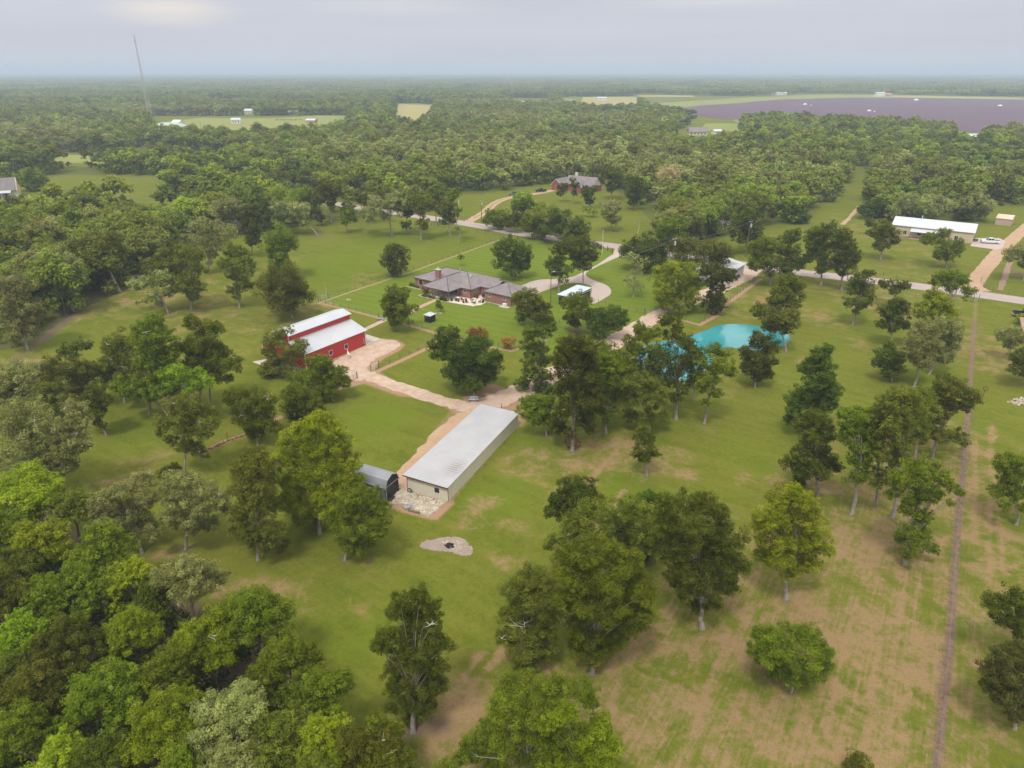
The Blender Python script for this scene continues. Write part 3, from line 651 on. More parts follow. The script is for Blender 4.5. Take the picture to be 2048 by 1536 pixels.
for x in (L_-5.93, L_-10.39, L_-14.79): window(t, x, 0, 1.0, .85, .95, 'y-', False)
MB().box(L_+.004, L_+.05, 1.0, 3.6, 0, 2.4).build('side_door', MT['white_trim'], t)
MB().box(L_+.004, L_+.06, LW+.7, LW+MW-.7, 0, 3.8).build('sliding_door', MT['red_sheet_y'], t)
MB().tube((L_-.75, -.12, .5), (L_-.75, -.12, 1.9), .05).build('downpipe', MT['white_trim'], t)
for y in (2.2, T_-2.2): MB().box(-.05, -.004, y-1.2, y+1.2, 0, 2.6).build('side_door', MT['red_sheet_y'], t)

# gambrel garden shed
t = empty('gambrel_shed', (-17.9, 84.5, 0), R(62.6), 'small grey barn-roofed shed with dark end wall and lofted gambrel roof', 'shed')
gp = [(0,0),(3,0),(3,2.05),(2.65,3.05),(1.5,3.55),(.35,3.05),(0,2.05)]
MB().prism(gp, 'y', 0, .1).build('end_wall', MT['black_siding'], t); MB().prism(gp, 'y', 5.5, 5.6).build('end_wall', MT['black_siding'], t)
MB().box(0, .1, .1, 5.5, 0, 2.05).build('side_wall', MT['grey_siding'], t); MB().box(2.9, 3, .1, 5.5, 0, 2.05).build('side_wall', MT['grey_siding'], t)
rf = MB()
for a, b in (((-.15,1.98),(.35,3.1)),((.35,3.1),(1.5,3.62)),((1.5,3.62),(2.65,3.1)),((2.65,3.1),(3.15,1.98))):
    rf.slab([(a[0],-.12,a[1]),(b[0],-.12,b[1]),(b[0],5.72,b[1]),(a[0],5.72,a[1])], .07)
rf.build('roof', MT['gambrel_roof'], t)
MB().box(.02, 2.98, -.03, -.003, 2.03, 2.1).build('trim', MT['galv'], t); MB().box(-.004, .08, -.034, -.004, 0, 2.0).build('trim', MT['galv'], t)
d_ = MB().box(-.05, -.004, .9, 2.1, .1, 1.95).build('door', MT['grey_siding'], t)
MB().box(-.075, -.052, .92, .98, .1, 1.95).box(-.075, -.052, 2.02, 2.08, .1, 1.95).box(-.075, -.052, .98, 2.02, 1.85, 1.92).build('door_frame', MT['black_metal'], d_)
window(t, -.0, 3.6, 1.1, .6, .6, 'x-', True, 'black_metal')

# brick house
t = empty('brick_house', (-28.2, 193.9, 0), R(-36.5), 'pink brick ranch house with grey hipped roofs, red chimney and porch', 'house')
def walls(mb, u0, u1, v0, v1, h, th=.25):
    return mb.box(u0, u1, v0, v0+th, 0, h).box(u0, u1, v1-th, v1, 0, h).box(u0, u0+th, v0+th, v1-th, 0, h).box(u1-th, u1, v0+th, v1-th, 0, h)
walls(MB(), .4, 21.0, .4, 13.1, 2.5).build('wall', MT['brick'], t)
walls(MB(), 25.0, 33.8, 1.4, 10.2, 2.5).build('wall', MT['brick'], t)
MB().box(21.002, 24.998, 4.6, 4.85, 0, 2.5).build('wall', MT['brick'], t); MB().box(21.002, 24.998, 11.4, 11.65, 0, 2.5).build('wall', MT['brick'], t)
hip(MB(), 0, 21.4, 0, 13.5, 2.6, .36).build('roof', MT['shingle'], t)
r = MB(); u0, u1, v0, v1, s = 8.2, 17.9, -5.0, 5.5, .48; h = (u1-u0)/2; zr = 2.62+h*s
r.slab([(u0,v0,2.62),(u1,v0,2.62),(u0+h,v0+h,zr)], .14); r.slab([(u1,v0,2.62),(u1,v1,2.62),(u0+h,v1,zr),(u0+h,v0+h,zr)], .14); r.slab([(u0,v1,2.62),(u0,v0,2.62),(u0+h,v0+h,zr),(u0+h,v1,zr)], .14)
r.slab([(u1,v1,2.62),(u0,v1,2.62),(u0+h,v1,zr)], .14)
r.build('porch_roof', MT['shingle'], t)
r = MB(); r.slab([(20.5,4.2,2.58),(26,4.2,2.58),(26,8.0,3.95),(19,8.0,3.95)], .14); r.slab([(19,8.0,3.95),(26,8.0,3.95),(26,12,2.58),(20.5,12,2.58)], .14); r.build('link_roof', MT['shingle'], t)
hip(MB(), 24.7, 34.15, 1.1, 10.5, 2.6, .46).build('garage_roof', MT['shingle'], t)
rg_ = MB()
for a, b in (((0,0,2.66),(6.75,6.75,5.1)),((21.4,0,2.66),(14.65,6.75,5.1)),((8.2,-5,2.68),(13.05,-.15,5.02)),((17.9,-5,2.68),(13.05,-.15,5.02)),((13.05,-.15,5.02),(13.05,5.5,5.02)),((6.75,6.75,5.1),(14.65,6.75,5.1)),
             ((24.7,1.1,2.66),(29.4,5.8,4.8)),((34.15,1.1,2.66),(29.4,5.8,4.8))): rg_.tube(a, b, .09, .09, 5)
rg_.build('ridge_cap', plain('ridge_cap', (.13, .115, .12), None, 3), t)
ch = MB().box(7.6, 8.9, 1.2, 2.3, 2.4, 5.6).build('chimney', MT['brick'], t)
MB().box(7.5, 9.0, 1.1, 2.4, 5.602, 5.8).build('cap', MT['concrete'], ch); MB().box(8.0, 8.5, 1.5, 2.0, 5.802, 6.15).build('flue', MT['galv'], ch)
MB().box(7.35, 9.15, .95, 1.19, 3.0, 3.35).build('flashing', MT['grey_metal'], ch)
for u in (8.5, 11.6, 14.6, 17.4): MB().box(u, u+.16, -4.75, -4.6, 0, 2.48).build('porch_post', MT['wood'], t)
MB().box(8.4, 17.7, -4.8, .398, .0, .12).build('porch_floor', MT['concrete'], t)
gut = plain('brown_gutter', (.16, .11, .09), None, 2)
for a in ((0, 8.0, -.03, .0, 2.42, 2.62), (18, 21.4, -.03, 0, 2.42, 2.62), (24.7, 34.15, 1.06, 1.098, 2.42, 2.62), (-.03, -.002, 0, 13.5, 2.42, 2.62), (8.2, 17.9, -5.04, -5.002, 2.44, 2.64)): MB().box(*a).build('gutter', gut, t)
MB().box(33.82, 33.9, 1.32, 1.42, 0, 2.5).build('downpipe', MT['black_metal'], t); MB().box(20.95, 21.08, .3, .398, 0, 2.5).build('downpipe', MT['black_metal'], t)
window(t, 2.7, .4, .7, 1.3, 1.5, 'y-', False); window(t, 19.0, .4, 1.25, .7, .8, 'y-'); window(t, 21.0, 2.6, 1.25, .7, .8, 'x+'); window(t, 22.9, 4.6, 1.2, .8, .9, 'y-')
window(t, 26.7, 1.4, 1.3, .75, .85, 'y-'); window(t, 31.6, 1.4, 1.3, .75, .85, 'y-')
for u in (10.2, 13.3, 15.8): window(t, u, .4, .4, 1.2, 1.7, 'y-')
MB().box(16.9, 17.9, .34, .398, .12, 2.2).build('door', MT['wood'], t)
for ve in (MB().box(16.6, 17.2, 5.2, 5.7, 4.2, 4.75), MB().tube((10, 9, 4.0), (10, 9, 4.9), .08), MB().tube((3.4, 3.0, 3.5), (3.4, 3.0, 4.1), .07), MB().box(4.6, 4.9, 1.5, 1.8, 3.1, 3.3)): ve.build('roof_vent', MT['galv'], t)
HO = Vector((-28.2, 193.9, 0)); HM = Matrix.Rotation(R(-36.5), 3, 'Z')
def hp(u, v, z=0): return HO+HM@Vector((u, v, z))
def ground_poly(frame, pts): return [frame(*p) for p in pts]
sheet('patio', [hp(*p) for p in ((17.9,-.0),(17.9,-5.4),(19.5,-5.3),(23,-4.7),(25.6,-4.3),(26.6,-2.2),(26.6,-.2),(25.2,1.2),(24.9,4.4),(21.2,4.4),(21.2,.2))], .014, road_mat('white_gravel', (.66, .58, .48), (.56, .48, .39), (.72, .66, .58), 3, .6), .05, False, .7)
stone_edge = MB()
rg = random.Random(3)
for a, b in (((-1.3,-1.6),(7.6,-1.6)),((7.6,-1.6),(8.0,-6.3)),((8.0,-6.3),(13.8,-6.3)),((15.5,-6.3),(17.6,-6.2)),((17.6,-6.0),(23,-5.2)),((23,-5.2),(26,-4.8)),((26,-4.8),(27.1,-2)),((25.0,.3),(33.6,.3))):
    A, B = hp(*a), hp(*b); n = int((B-A).length/.45)
    for k in range(n):
        p = A.lerp(B, (k+.5)/n); s = rg.uniform(.13, .2); stone_edge.box(p.x-s, p.x+s, p.y-s*.8, p.y+s*.8, 0, .14)
tag(stone_edge.build('stone_edging', MT['stone']), 'low line of pale stones edging the beds and patio around the pink brick house', 'edging', kind='stuff')

# pump shed
t = empty('pump_shed', (-21.4, 162.7, 0), R(-37.6), 'tiny black cube shed with white lid roof on the house lawn', 'shed')
MB().box(0, 1.9, 0, 1.9, 0, 1.72).build('wall', MT['black_siding'], t)
MB().slab([(-.2,-.2,1.78),(2.1,-.2,1.78),(2.1,2.1,1.95),(-.2,2.1,1.95)], .07).build('roof', MT['galv'], t)
MB().box(1.902, 1.93, .5, 1.3, .05, 1.6).build('door', MT['black_metal'], t); MB().box(.3, .8, -.02, -.002, 1.3, 1.45).build('vent', MT['galv'], t)

# open black carport shed
t = empty('run_in_shed', (11.9, 176.6, 0), R(-38.7), 'black shed with pale blue mono-pitch roof beside the curved concrete drive', 'shed')
MB().box(.2, 4.2, .3, .4, 0, 2.5).build('wall', MT['black_siding'], t); MB().box(.2, .3, .4, 9.0, 0, 2.7).build('wall', MT['black_siding'], t)
MB().box(.2, 4.2, 9.0, 9.1, 0, 2.9).build('wall', MT['black_siding'], t); MB().box(4.1, 4.2, .4, 9.0, 0, 2.7).build('wall', MT['black_siding'], t)
MB().slab([(-.1,0,2.75),(4.5,0,2.75),(4.5,9.4,3.2),(-.1,9.4,3.2)], .09).build('roof', MT['blue_roof'], t)
MB().box(4.503, 4.55, 0, 9.4, 2.6, 2.7).build('fascia', MT['white_trim'], t); MB().box(-.1, 4.5, -.05, -.003, 2.6, 2.76).build('fascia', MT['white_trim'], t)
MB().box(.45, .7, .26, .298, 2.1, 2.3).build('lamp', MT['white_trim'], t)

# white workshop behind the trees
t = empty('workshop', (52.4, 198.5, 0), R(-35.5), 'white metal workshop with dark open front bay half hidden by trees', 'workshop')
MB().prism([(0,0),(10,0),(10,3.6),(5,4.6),(0,3.6)], 'y', 0, .12).build('front_wall', MT['white_sheet'], t)
MB().prism([(0,0),(10,0),(10,3.6),(5,4.6),(0,3.6)], 'y', 14.9, 15.02).build('rear_wall', MT['white_sheet'], t)
MB().box(9.88, 10, .12, 14.9, 0, 3.6).build('side_wall', MT['white_sheet'], t); MB().box(0, .12, .12, 14.9, 0, 3.6).build('side_wall', MT['white_sheet'], t)
gable_roof(MB(), -.3, 10.3, -.4, 15.3, 3.6, 4.65, .1, 'y').build('roof', MT['roof_white'], t)
MB().box(1.0, 4.6, -.05, -.003, 0, 3.0).build('bay_shade_panel', plain('bay_shade_grey', (.30, .28, .30), (.26, .25, .27), 1), t)  # flat panel; the open bay's shade is put into its grey
MB().box(.9, 1.0, -.06, -.003, 0, 3.1).box(4.6, 4.7, -.06, -.003, 0, 3.1).box(.9, 4.7, -.062, -.003, 3.1, 3.2).build('door_trim', MT['black_metal'], t)

# long cream house across the road
t = empty('long_house', (141.3, 261.4, 0), R(-34.5), 'long cream metal-sided house with white roof and small porch, across the road', 'house')
MB().box(0, 26.0, 0, .15, 0, 4).build('front_wall', MT['tan_sheet'], t); MB().box(0, 26, 12.65, 12.8, 0, 4).build('rear_wall', MT['tan_sheet'], t)
for x in (0, 25.85): MB().prism([(.152,0),(12.648,0),(12.648,4),(6.4,5.95),(.152,4)], 'x', x, x+.15).build('end_wall', MT['tan_sheet'], t)
gable_roof(MB(), -.3, 26.4, -.4, 13.2, 4.0, 6.1, .12).build('roof', MT['roof_white'], t)
MB().slab([(6.4,-3.0,2.7),(17.0,-3.0,2.7),(17.0,-.003,3.4),(6.4,-.003,3.4)], .08).build('porch_roof', MT['roof_white'], t)
for x in (6.6, 10.0, 13.4, 16.7): MB().box(x, x+.14, -2.9, -2.76, .1, 2.6).build('porch_post', MT['wood'], t)
MB().box(6.3, 17.1, -3.1, -.003, 0, .1).build('porch_floor', MT['brown_wall'], t)
MB().tube((8.6, 6.0, 5.6), (8.6, 6.0, 7.2), .22, .22, 8).build('flue', MT['galv'], t)
for x in (4.6, 9.2, 12.6, 21.0): window(t, x, 0, 1.0, 1.1, 1.3, 'y-')
MB().box(10.6, 11.6, -.05, -.003, .1, 2.2).build('door', MT['wood'], t)
MB().box(0, 26, -.04, -.003, 0, .35).build('skirting', MT['brown_wall'], t)
MB().box(26.003, 26.05, 2.5, 5.5, 0, 2.8).build('garage_door', MT['white_trim'], t)

t = empty('tan_shed', (192.8, 281.4, 0), R(-41), 'small tan metal shed with pale gable roof by the far right trees', 'shed')
MB().box(0, 5.4, 0, .1, 0, 2.6).build('wall', MT['tan_dull'], t); MB().box(0, 5.4, 7.9, 8, 0, 2.6).build('wall', MT['tan_dull'], t)
for x in (0, 5.3): MB().prism([(.102,0),(7.898,0),(7.898,2.6),(4,3.6),(.102,2.6)], 'x', x, x+.1).build('wall', MT['tan_dull'], t)
gable_roof(MB(), -.15, 5.55, -.2, 8.2, 2.6, 3.75, .08).build('roof', plain('buff_roof', (.60, .50, .40), (.54, .45, .36), 1), t)

# red brick house beyond the road
t = empty('red_brick_house', (20.4, 371.0, 0), R(-36), 'red brick gabled house with purplish roof and cream chimney in the clearing beyond the road', 'house')
MB().prism([(0,0),(5.6,0),(5.6,2.9),(2.8,5.6),(0,2.9)], 'y', 0, .2).build('gable_wall', MT['brick_red'], t)
MB().box(0, .2, .2, 9, 0, 2.9).build('wall', MT['brick_red'], t); MB().box(5.4, 5.6, .2, 9, 0, 2.9).build('wall', MT['brick_red'], t)
gable_roof(MB(), -.35, 5.95, -.3, 10, 2.75, 5.75, .15, 'y').build('roof', MT['shingle'], t)
MB().slab([(-.37,-.36,2.6),(2.8,-.36,5.62),(2.8,-.31,5.62),(-.37,-.31,2.6)], .22).slab([(2.8,-.36,5.62),(5.97,-.36,2.6),(5.97,-.31,2.6),(2.8,-.31,5.62)], .22).build('bargeboard', MT['white_trim'], t)
MB().prism([(5.602,0),(22,0),(22,3.0),(5.602,3.0)], 'y', 4, 13).build('wall', MT['brick_red'], t)
gable_roof(MB(), 5.0, 22.4, 3.6, 13.4, 2.9, 6.9, .15).build('main_roof', MT['shingle'], t)
MB().prism([(4.2,2.9),(12.8,2.9),(8.5,6.5)], 'x', 22.002, 22.1).build('gable_end', MT['cream_wall'], t)
MB().prism([(12.5,0),(18,0),(18,2.8),(15.2,5.0),(12.5,2.8)], 'y', -1.0, 3.998).build('front_wing', MT['brick_red'], t)
gable_roof(MB(), 12.1, 18.4, -1.3, 7, 2.65, 5.2, .15, 'y').build('front_wing_roof', MT['shingle'], t)
MB().box(8.6, 10.0, 8.7, 9.6, 5.5, 8.4).build('chimney', MT['chimney_cream'], t)
window(t, 3.4, 0, .6, 1.2, 1.7, 'y-'); window(t, 15.2, -1, .7, 1.2, 1.5, 'y-'); window(t, 10.8, 4, .7, 1.0, 1.5, 'y-')

# generic small far house
def far_house(name, px, py, L, D, H, rise, ang, wallm, roofm, label, cat='house', wins=2, hiproof=False):
    p = at(px, py); t = empty(name, p, R(ang), label, cat)
    MB().box(0, L, 0, D, 0, H).build('wall', MT[wallm], t)
    if hiproof: hip(MB(), -.6, L+.6, -.6, D+.6, H+.01, rise/(D/2+.6)).build('roof', MT[roofm], t)
    else:
        for x in (0, L-.2): MB().prism([(0,H+.002),(D,H+.002),(D/2,H+rise-.2)], 'x', x, x+.2).build('gable', MT[wallm], t)
        gable_roof(MB(), -.5, L+.5, -.5, D+.5, H-.05, H+rise, .15).build('roof', MT[roofm], t)
    for k in range(wins): window(t, L*(k+.7)/(wins+.4), 0, 1.0, 1.4, 1.3, 'y-')
    return t
t = empty('stone_house', at(-38, 398), R(26), 'tan stone house with steep grey roof at the left edge beside a round tree', 'house')
MB().box(0, 15, 0, 9, 0, 3.2).build('wall', MT['cream_wall'], t)
MB().prism([(0,0),(9,0),(9,3.2),(4.5,8.6),(0,3.2)], 'x', 15.002, 15.4).build('gable_wall', MT['cream_wall'], t)
gable_roof(MB(), -.4, 15.0, -.6, 9.5, 3.2, 8.7, .2).build('roof', MT['shingle'], t)
MB().slab([(1,-3.2,2.5),(13,-3.2,2.5),(13,-.61,3.3),(1,-.61,3.3)], .12).build('porch_roof', MT['galv'], t)
[MB().box(x, x+.2, -3.1, -2.9, 0, 2.4).build('porch_post', MT['white_trim'], t) for x in (1.3, 5, 9, 12.6)]
window(t, 15.4, 3.0, 1.0, .9, 1.5, 'x+'); window(t, 15.4, 4.2, 4.4, .8, 1.5, 'x+'); window(t, 4, 0, .9, 1.2, 1.4, 'y-'); MB().box(10, 11, -.06, -.004, 0, 2.1).build('door', MT['wood'], t)
far_house('far_house', 305, 262, 30, 14, 4.2, 3.6, 2, 'cream_wall', 'green_roof', 'cream house with pale green hipped roof below the lattice mast', hiproof=True, wins=5)
far_house('far_shed', 345, 252, 9, 8, 4, 2.4, -10, 'white_trim', 'white_trim', 'little white shed right of the green-roofed house', 'shed')
far_house('far_house', 489, 229, 13, 9, 5, 2.5, -4, 'cream_wall', 'roof_white', 'white-roofed house between dark trees at the far left field', wins=3)
far_house('far_house', 463, 247, 10, 8, 4, 2, 10, 'white_trim', 'roof_white', 'small white house beside the far lane in the left field', wins=3)
far_house('far_barn', 577, 230, 12, 9, 3.6, 2.2, 0, 'white_trim', 'roof_white', 'pale low barn at the back of the far left field', 'barn')
far_house('far_barn', 612, 247, 11, 8, 3.6, 1.6, -12, 'brown_wall', 'roof_white', 'brown shelter with white roof at the right end of the far left field', 'barn', 1)
far_house('far_barn', 1044, 210, 34, 18, 4, 2.5, -4, 'tan_dull', 'roof_white', 'long low barn with bright roof showing above the woods left of the tan field', 'barn', 0)
far_house('far_barn', 1195, 200, 19, 12, 4, 2.0, -4, 'white_trim', 'roof_white', 'white barn standing at the back of the tan field', 'barn', 2)
far_house('clearing_house', 1378, 271, 17, 11, 3.4, 3.6, -4, 'cream_wall', 'shingle', 'cream house with slate-coloured roof in a gap of the woods at upper right', wins=5)
far_house('clearing_shed', 1428, 269, 8, 6, 3, 1.6, 12, 'white_trim', 'roof_white', 'little white shed right of the slate-roofed house in the woods', 'shed', 1)
far_house('clearing_barn', 1350, 290, 22, 9, 3, 1.6, -4, 'cream_wall', 'green_roof', 'pale green roofed barn mostly hidden in the woods below the slate-roofed house', 'barn', 0)
far_house('white_house', 1927, 283, 16, 9, 4, 2.2, -6, 'white_trim', 'roof_white', 'white house with white roof among trees at the far right edge of the bare field', wins=3)
far_house('farmhouse', 1752, 193, 20, 12, 7, 3, -3, 'white_trim', 'galv', 'grey-white farmhouse on the far side of the purple bare field', wins=3)
far_house('farm_shed', 1769, 193, 16, 10, 4.5, 3, -3, 'brown_wall', 'shingle_tan', 'orange-brown shed right of the far grey-white farmhouse', 'shed', 0)
for k, (x, lb) in enumerate(((1546, 'leftmost white farm building in the tiny cluster beyond the green strip'), (1555, 'middle white farm building in the tiny cluster beyond the green strip'), (1563, 'tan-walled farm building ending the tiny cluster beyond the green strip'))):
    far_house('farm_building', x, 190.5, 13, 10, 5, 2.5, -3, 'white_trim' if k < 2 else 'cream_wall', 'roof_white', lb, 'farm building', 1)
t = empty('corner_house', at(2040, 688), R(60), 'tan shingled house corner at the right edge beside the dark pickup', 'house')
walls(MB(), .4, 12, -9.6, -.4, 2.7).build('wall', MT['brown_wall'], t); hip(MB(), 0, 12.4, -10, 0, 2.7, .42).build('roof', MT['shingle_tan'], t)
window(t, 3, -.4, 1, 1.0, 1.1, 'y+')
far_house('hidden_shed', 358, 462, 6, 5, 2.8, 1.2, -20, 'white_trim', 'white_trim', 'little white shed peeping out between grey-green oaks at left', 'shed', 1)
far_house('hidden_shed', 463, 462, 6, 5, 2.6, 1.2, -20, 'brick_red', 'shingle', 'dark red shed behind the pale grey tree at left', 'shed', 1)
far_house('hidden_house', 700, 300, 14, 9, 3, 2.2, -12, 'cream_wall', 'roof_white', 'white roof showing between tree tops left of the reddish tree', 'house', 2)

# ------------------------------------------------------------------ fences, gates, poles
def lerp_line(pts, step):
    L = [at(*p) if len(p) == 2 else Vector(p) for p in pts]; out = []
    for a, b in zip(L, L[1:]):
        n = max(1, round((b-a).length/step)); out += [a.lerp(b, k/n) for k in range(n)]
    return out+[L[-1]]
def fence(pts, step, h, label, mat='wood', rails=4, r=.055, railmat='grey_metal', rr=.007):
    P_ = lerp_line(pts, step); o = P_[0]; t = empty('fence', o, 0, label, 'fence')
    big = []
    for k, p in enumerate(P_):
        q = p-o; mb = MB().tube((q.x, q.y, -.1), (q.x, q.y, h+random.uniform(-.06, .08)), r*(1.5 if k in (0, len(P_)-1) else 1), None, 6)
        if k < 100: mb.build('post', MT[mat], t)
        else: big.append(mb)
    if big:
        m2 = MB(); [m2.add(b.v, b.f) for b in big]; tag(m2.build('post', MT[mat], t), kind='stuff')
    for j in range(rails):
        mb = MB(); z = h*(j+.7)/(rails+.0)
        for a, b in zip(P_, P_[1:]): mb.tube((a.x-o.x, a.y-o.y, z), (b.x-o.x, b.y-o.y, z), rr, None, 3, False)
        mb.build('wire', MT[railmat], t)
    return t
fence([(637,604),(698,619),(757,634)], 3.0, 1.2, 'low wire fence along the left side of the house lawn, down to the blue-grey bench')
fence([(812,646),(879,667),(949,686),(1022,700),(1085,672),(1130,640)], 3.2, 1.25, 'wire fence along the front edge of the mown house lawn')
fence([(641,601),(727,572),(827,540),(907,512),(1007,476)], 3.0, 1.25, 'long wire fence behind the brick house running up to the road')
fence([(757,737),(800,719),(854,694),(876,674)], 3.0, 1.2, 'short wire fence between the barn yard and the lawn with the big dark oak')
fence([(400,903),(455,878),(497,865),(549,837),(574,826),(640,792),(690,768)], 3.4, 1.3, 'wire fence on a rubble strip between the left oaks and the barn')
fence([(1371,641),(1399,647),(1436,627),(1454,605),(1521,555),(1560,545)], 2.6, 1.3, 'curving wire fence above the turquoise pond')
fence([(1183,602),(1225,615),(1289,626)], 2.4, 1.2, 'wire fence right of the black shed up to the gravel drive gate')
fence([(1952,603),(1946,680),(1940,770),(1933,860),(1926,940),(1915,1040),(1907,1150),(1899,1250),(1889,1377),(1874,1536),(1855,1750)], 3.2, 1.15, 'long straight fence down the right side of the property on a brown strip', 'grey_metal', 2, .022, 'grey_metal', .006)
fence([(1600,560),(1680,575),(1750,587),(1830,594),(1940,603)], 4.0, 1.25, 'roadside wire fence on the near side of the road at right')
fence([(1690,540),(1740,548),(1820,560),(1935,574)], 4.0, 1.2, 'roadside wire fence below the long cream house')
fence([(1985,582),(2048,592),(2120,604)], 4.0, 1.2, 'short roadside fence right of the sandy driveway mouth')
fence([(862,452),(920,462),(970,470),(1007,476)], 4.0, 1.2, 'roadside wire fence along the upper lawn below the lane junction')
fence([(920,437),(935,441)], 2.0, 1.3, 'stub of old fence by the mouth of the two-rut lane')
def gate(a, b, h, label, mat='grey_metal', open_=0):
    A, B = at(*a), at(*b); d = B-A; L = d.length; t = empty('gate', A, math.atan2(d.y, d.x)+open_, label, 'gate')
    fr = MB()
    for z in (.2, h): fr.tube((0, 0, z), (L, 0, z), .03)
    for x in (0, L): fr.tube((x, 0, .2), (x, 0, h), .03)
    fr.build('gate_frame', MT[mat], t); br = MB()
    for j in range(1, 4): br.tube((0, 0, .2+(h-.2)*j/4), (L, 0, .2+(h-.2)*j/4), .018)
    br.tube((L/2, 0, .2), (L/2, 0, h), .02); br.build('gate_bar', MT[mat], t)
    for x in (-.12, L+.12): MB().tube((x, 0, -.1), (x, 0, h+.3), .08, None, 8).build('gate_post', MT['pole_wood' if mat != 'black_metal' else mat], t)
    return t
gate((1291,627), (1334,631), 1.2, 'metal farm gate across the gravel drive above the pond', 'grey_metal')
gate((1215,502), (1224,506), 1.5, 'black entrance gate leaf standing open left of the concrete drive', 'black_metal')
gate((1239,516), (1250,504), 1.5, 'black entrance gate leaf at the right post of the concrete drive', 'black_metal')
gate((743,743), (757,735), 1.2, 'short white pipe gate at the corner of the barn yard', 'white_trim')
gate((638,600), (655,597), 1.2, 'small pipe gate at the far left corner of the house lawn', 'galv')
gate((1946,604), (1956,602), 1.5, 'tall pipe gate where the long right fence meets the road', 'galv')
gate((700,766), (714,757), 1.2, 'dark pipe gate on the track below the barn yard', 'black_metal')
gate((1962,563), (1970,575), 1.2, 'pipe gate standing open at the sandy driveway mouth', 'galv')
def utility_pole(px, py, h, label, arm=0, can=False, lean=0, mat='pole_wood', lampa=False, r=.14, name='utility_pole', ang=0.6):
    t = empty(name, at(px, py), ang, label, 'pole')
    MB().tube((0, 0, -.2), (lean, 0, h), r*1.15, r*.75, 8).build('pole', MT[mat], t)
    if arm:
        MB().box(lean-arm/2, lean+arm/2, -.06, .06, h-.55, h-.42).build('crossarm', MT['galv'], t)
        for x in (-arm/2+.1, 0, arm/2-.1): MB().tube((lean+x, 0, h-.42), (lean+x, 0, h-.15), .05, .035).build('insulator', MT['white_trim'], t)
    if can: MB().tube((lean+.05, -.38, h-2.2), (lean+.05, -.38, h-1.2), .25, .25, 10).tube((lean+.05, -.38, h-1.2), (lean+.05, -.38, h-1.05), .25, .12, 10).build('transformer', MT['galv'], t)
    if lampa: MB().tube((lean, 0, h-.3), (lean+.9, 0, h-.1), .035).tube((lean+.75, 0, h-.2), (lean+1.1, 0, h-.28), .12, .16).build('lamp_arm', MT['white_trim'], t)
    return t
utility_pole(963, 446, 9.3, 'wooden pole with white transformer beside the two-rut lane mouth', .9, True)
utility_pole(918, 424, 5.2, 'short white post pole on the lawn left of the two-rut lane', 0, False, 0, 'white_trim', False, .12)
utility_pole(1101, 604, 8.4, 'wooden yard-light pole left of the black shed', 0, False, 0, 'pole_wood', True, .11, 'yard_light')
utility_pole(1204, 509, 8.2, 'slim white flagpole-like pole left of the entrance gate', 0, False, 0, 'white_trim', False, .06, 'slim_pole')
utility_pole(1491, 514, 12.0, 'tall wooden utility pole by the road above the white workshop', 1.6, True, .2)
utility_pole(104, 508, 10.5, 'utility pole with crossarm and two pale cans above the left woods', 2.4, True, -.3)
utility_pole(89, 352, 9.5, 'pale utility pole at the edge of the left field near the round tree', 1.8)
utility_pole(750, 275, 9.5, 'thin utility pole poking above the woods left of centre', 1.8)
utility_pole(403, 262, 10, 'tiny utility pole in the far left field', 1.8)
utility_pole(1340, 560, 12.5, 'wooden utility pole rising between trees left of the white workshop', 1.6, True, .3)
utility_pole(655, 614, 6.5, 'thin pale pole at the far left corner of the house lawn', 0, False, 0, 'galv', False, .05, 'slim_pole')
utility_pole(617, 345, 11, 'utility pole with crossarm among the woods above the leaning oak', 2.2)
utility_pole(547, 340, 11, 'utility pole with crossarm among the woods further left of the leaning oak', 2.2)
# power lines between the road poles
def wire_run(a, ha, b, hb, label):
    A, B = at(*a), at(*b); mb = MB(); pv = None
    for k in range(17):
        f = k/16; p = A.lerp(B, f); p.z = ha+(hb-ha)*f-4*1.6*f*(1-f)
        if pv: mb.tube(pv-A, p-A, .025, None, 3, False)
        pv = p.copy()
    o = mb.build('power_line', MT['grey_metal']); o.location = A; tag(o, label, 'power line')
wire_run((1340,560), 12.2, (1491,514), 11.7, 'power line sagging between the two tall poles by the white workshop')
wire_run((1101,604), 8.0, (1340,560), 12.0, 'power line from the yard-light pole to the pole left of the workshop')

# lattice mast
p0 = at(302, 244); t = empty('lattice_mast', p0, R(14), 'tall slender lattice radio mast rising above the horizon at left', 'mast')
Ht, b0, b1 = 93, 5.2, 1.2
def leg(k, z): r = b0+(b1-b0)*min(1, z/70); a = 2*PI*k/3; return Vector((r*math.cos(a)*.62, r*math.sin(a)*.62, z))
steel = plain('pale_steel', (.40, .36, .38), (.5, .46, .48), .1, .6); red_st = plain('faded_red_steel', (.42, .22, .22), None, .1, .6)
for k in range(3): MB().path([leg(k, z) for z in (0, 35, 70, 93)], [.22, .18, .13, .09], 4).build('leg', steel, t)
br = MB(); z = 0
while z < 92:
    st = 3.2 if z < 60 else 2.4
    for k in range(3):
        a, b = k, (k+1) % 3; br.tube(leg(a, z), leg(b, z),   .06, None, 3, False).tube(leg(a, z), leg(b, min(z+st, 92)), .065, None, 3, False).tube(leg(b, z), leg(a, min(z+st, 92)), .065, None, 3, False)
    z += st
br.build('brace', steel, t); MB().tube((0, 0, 92), (0, 0, 94.5), .25, .12, 6).box(-.9, -.2, -.2, .2, 86, 88).build('antenna', red_st, t)

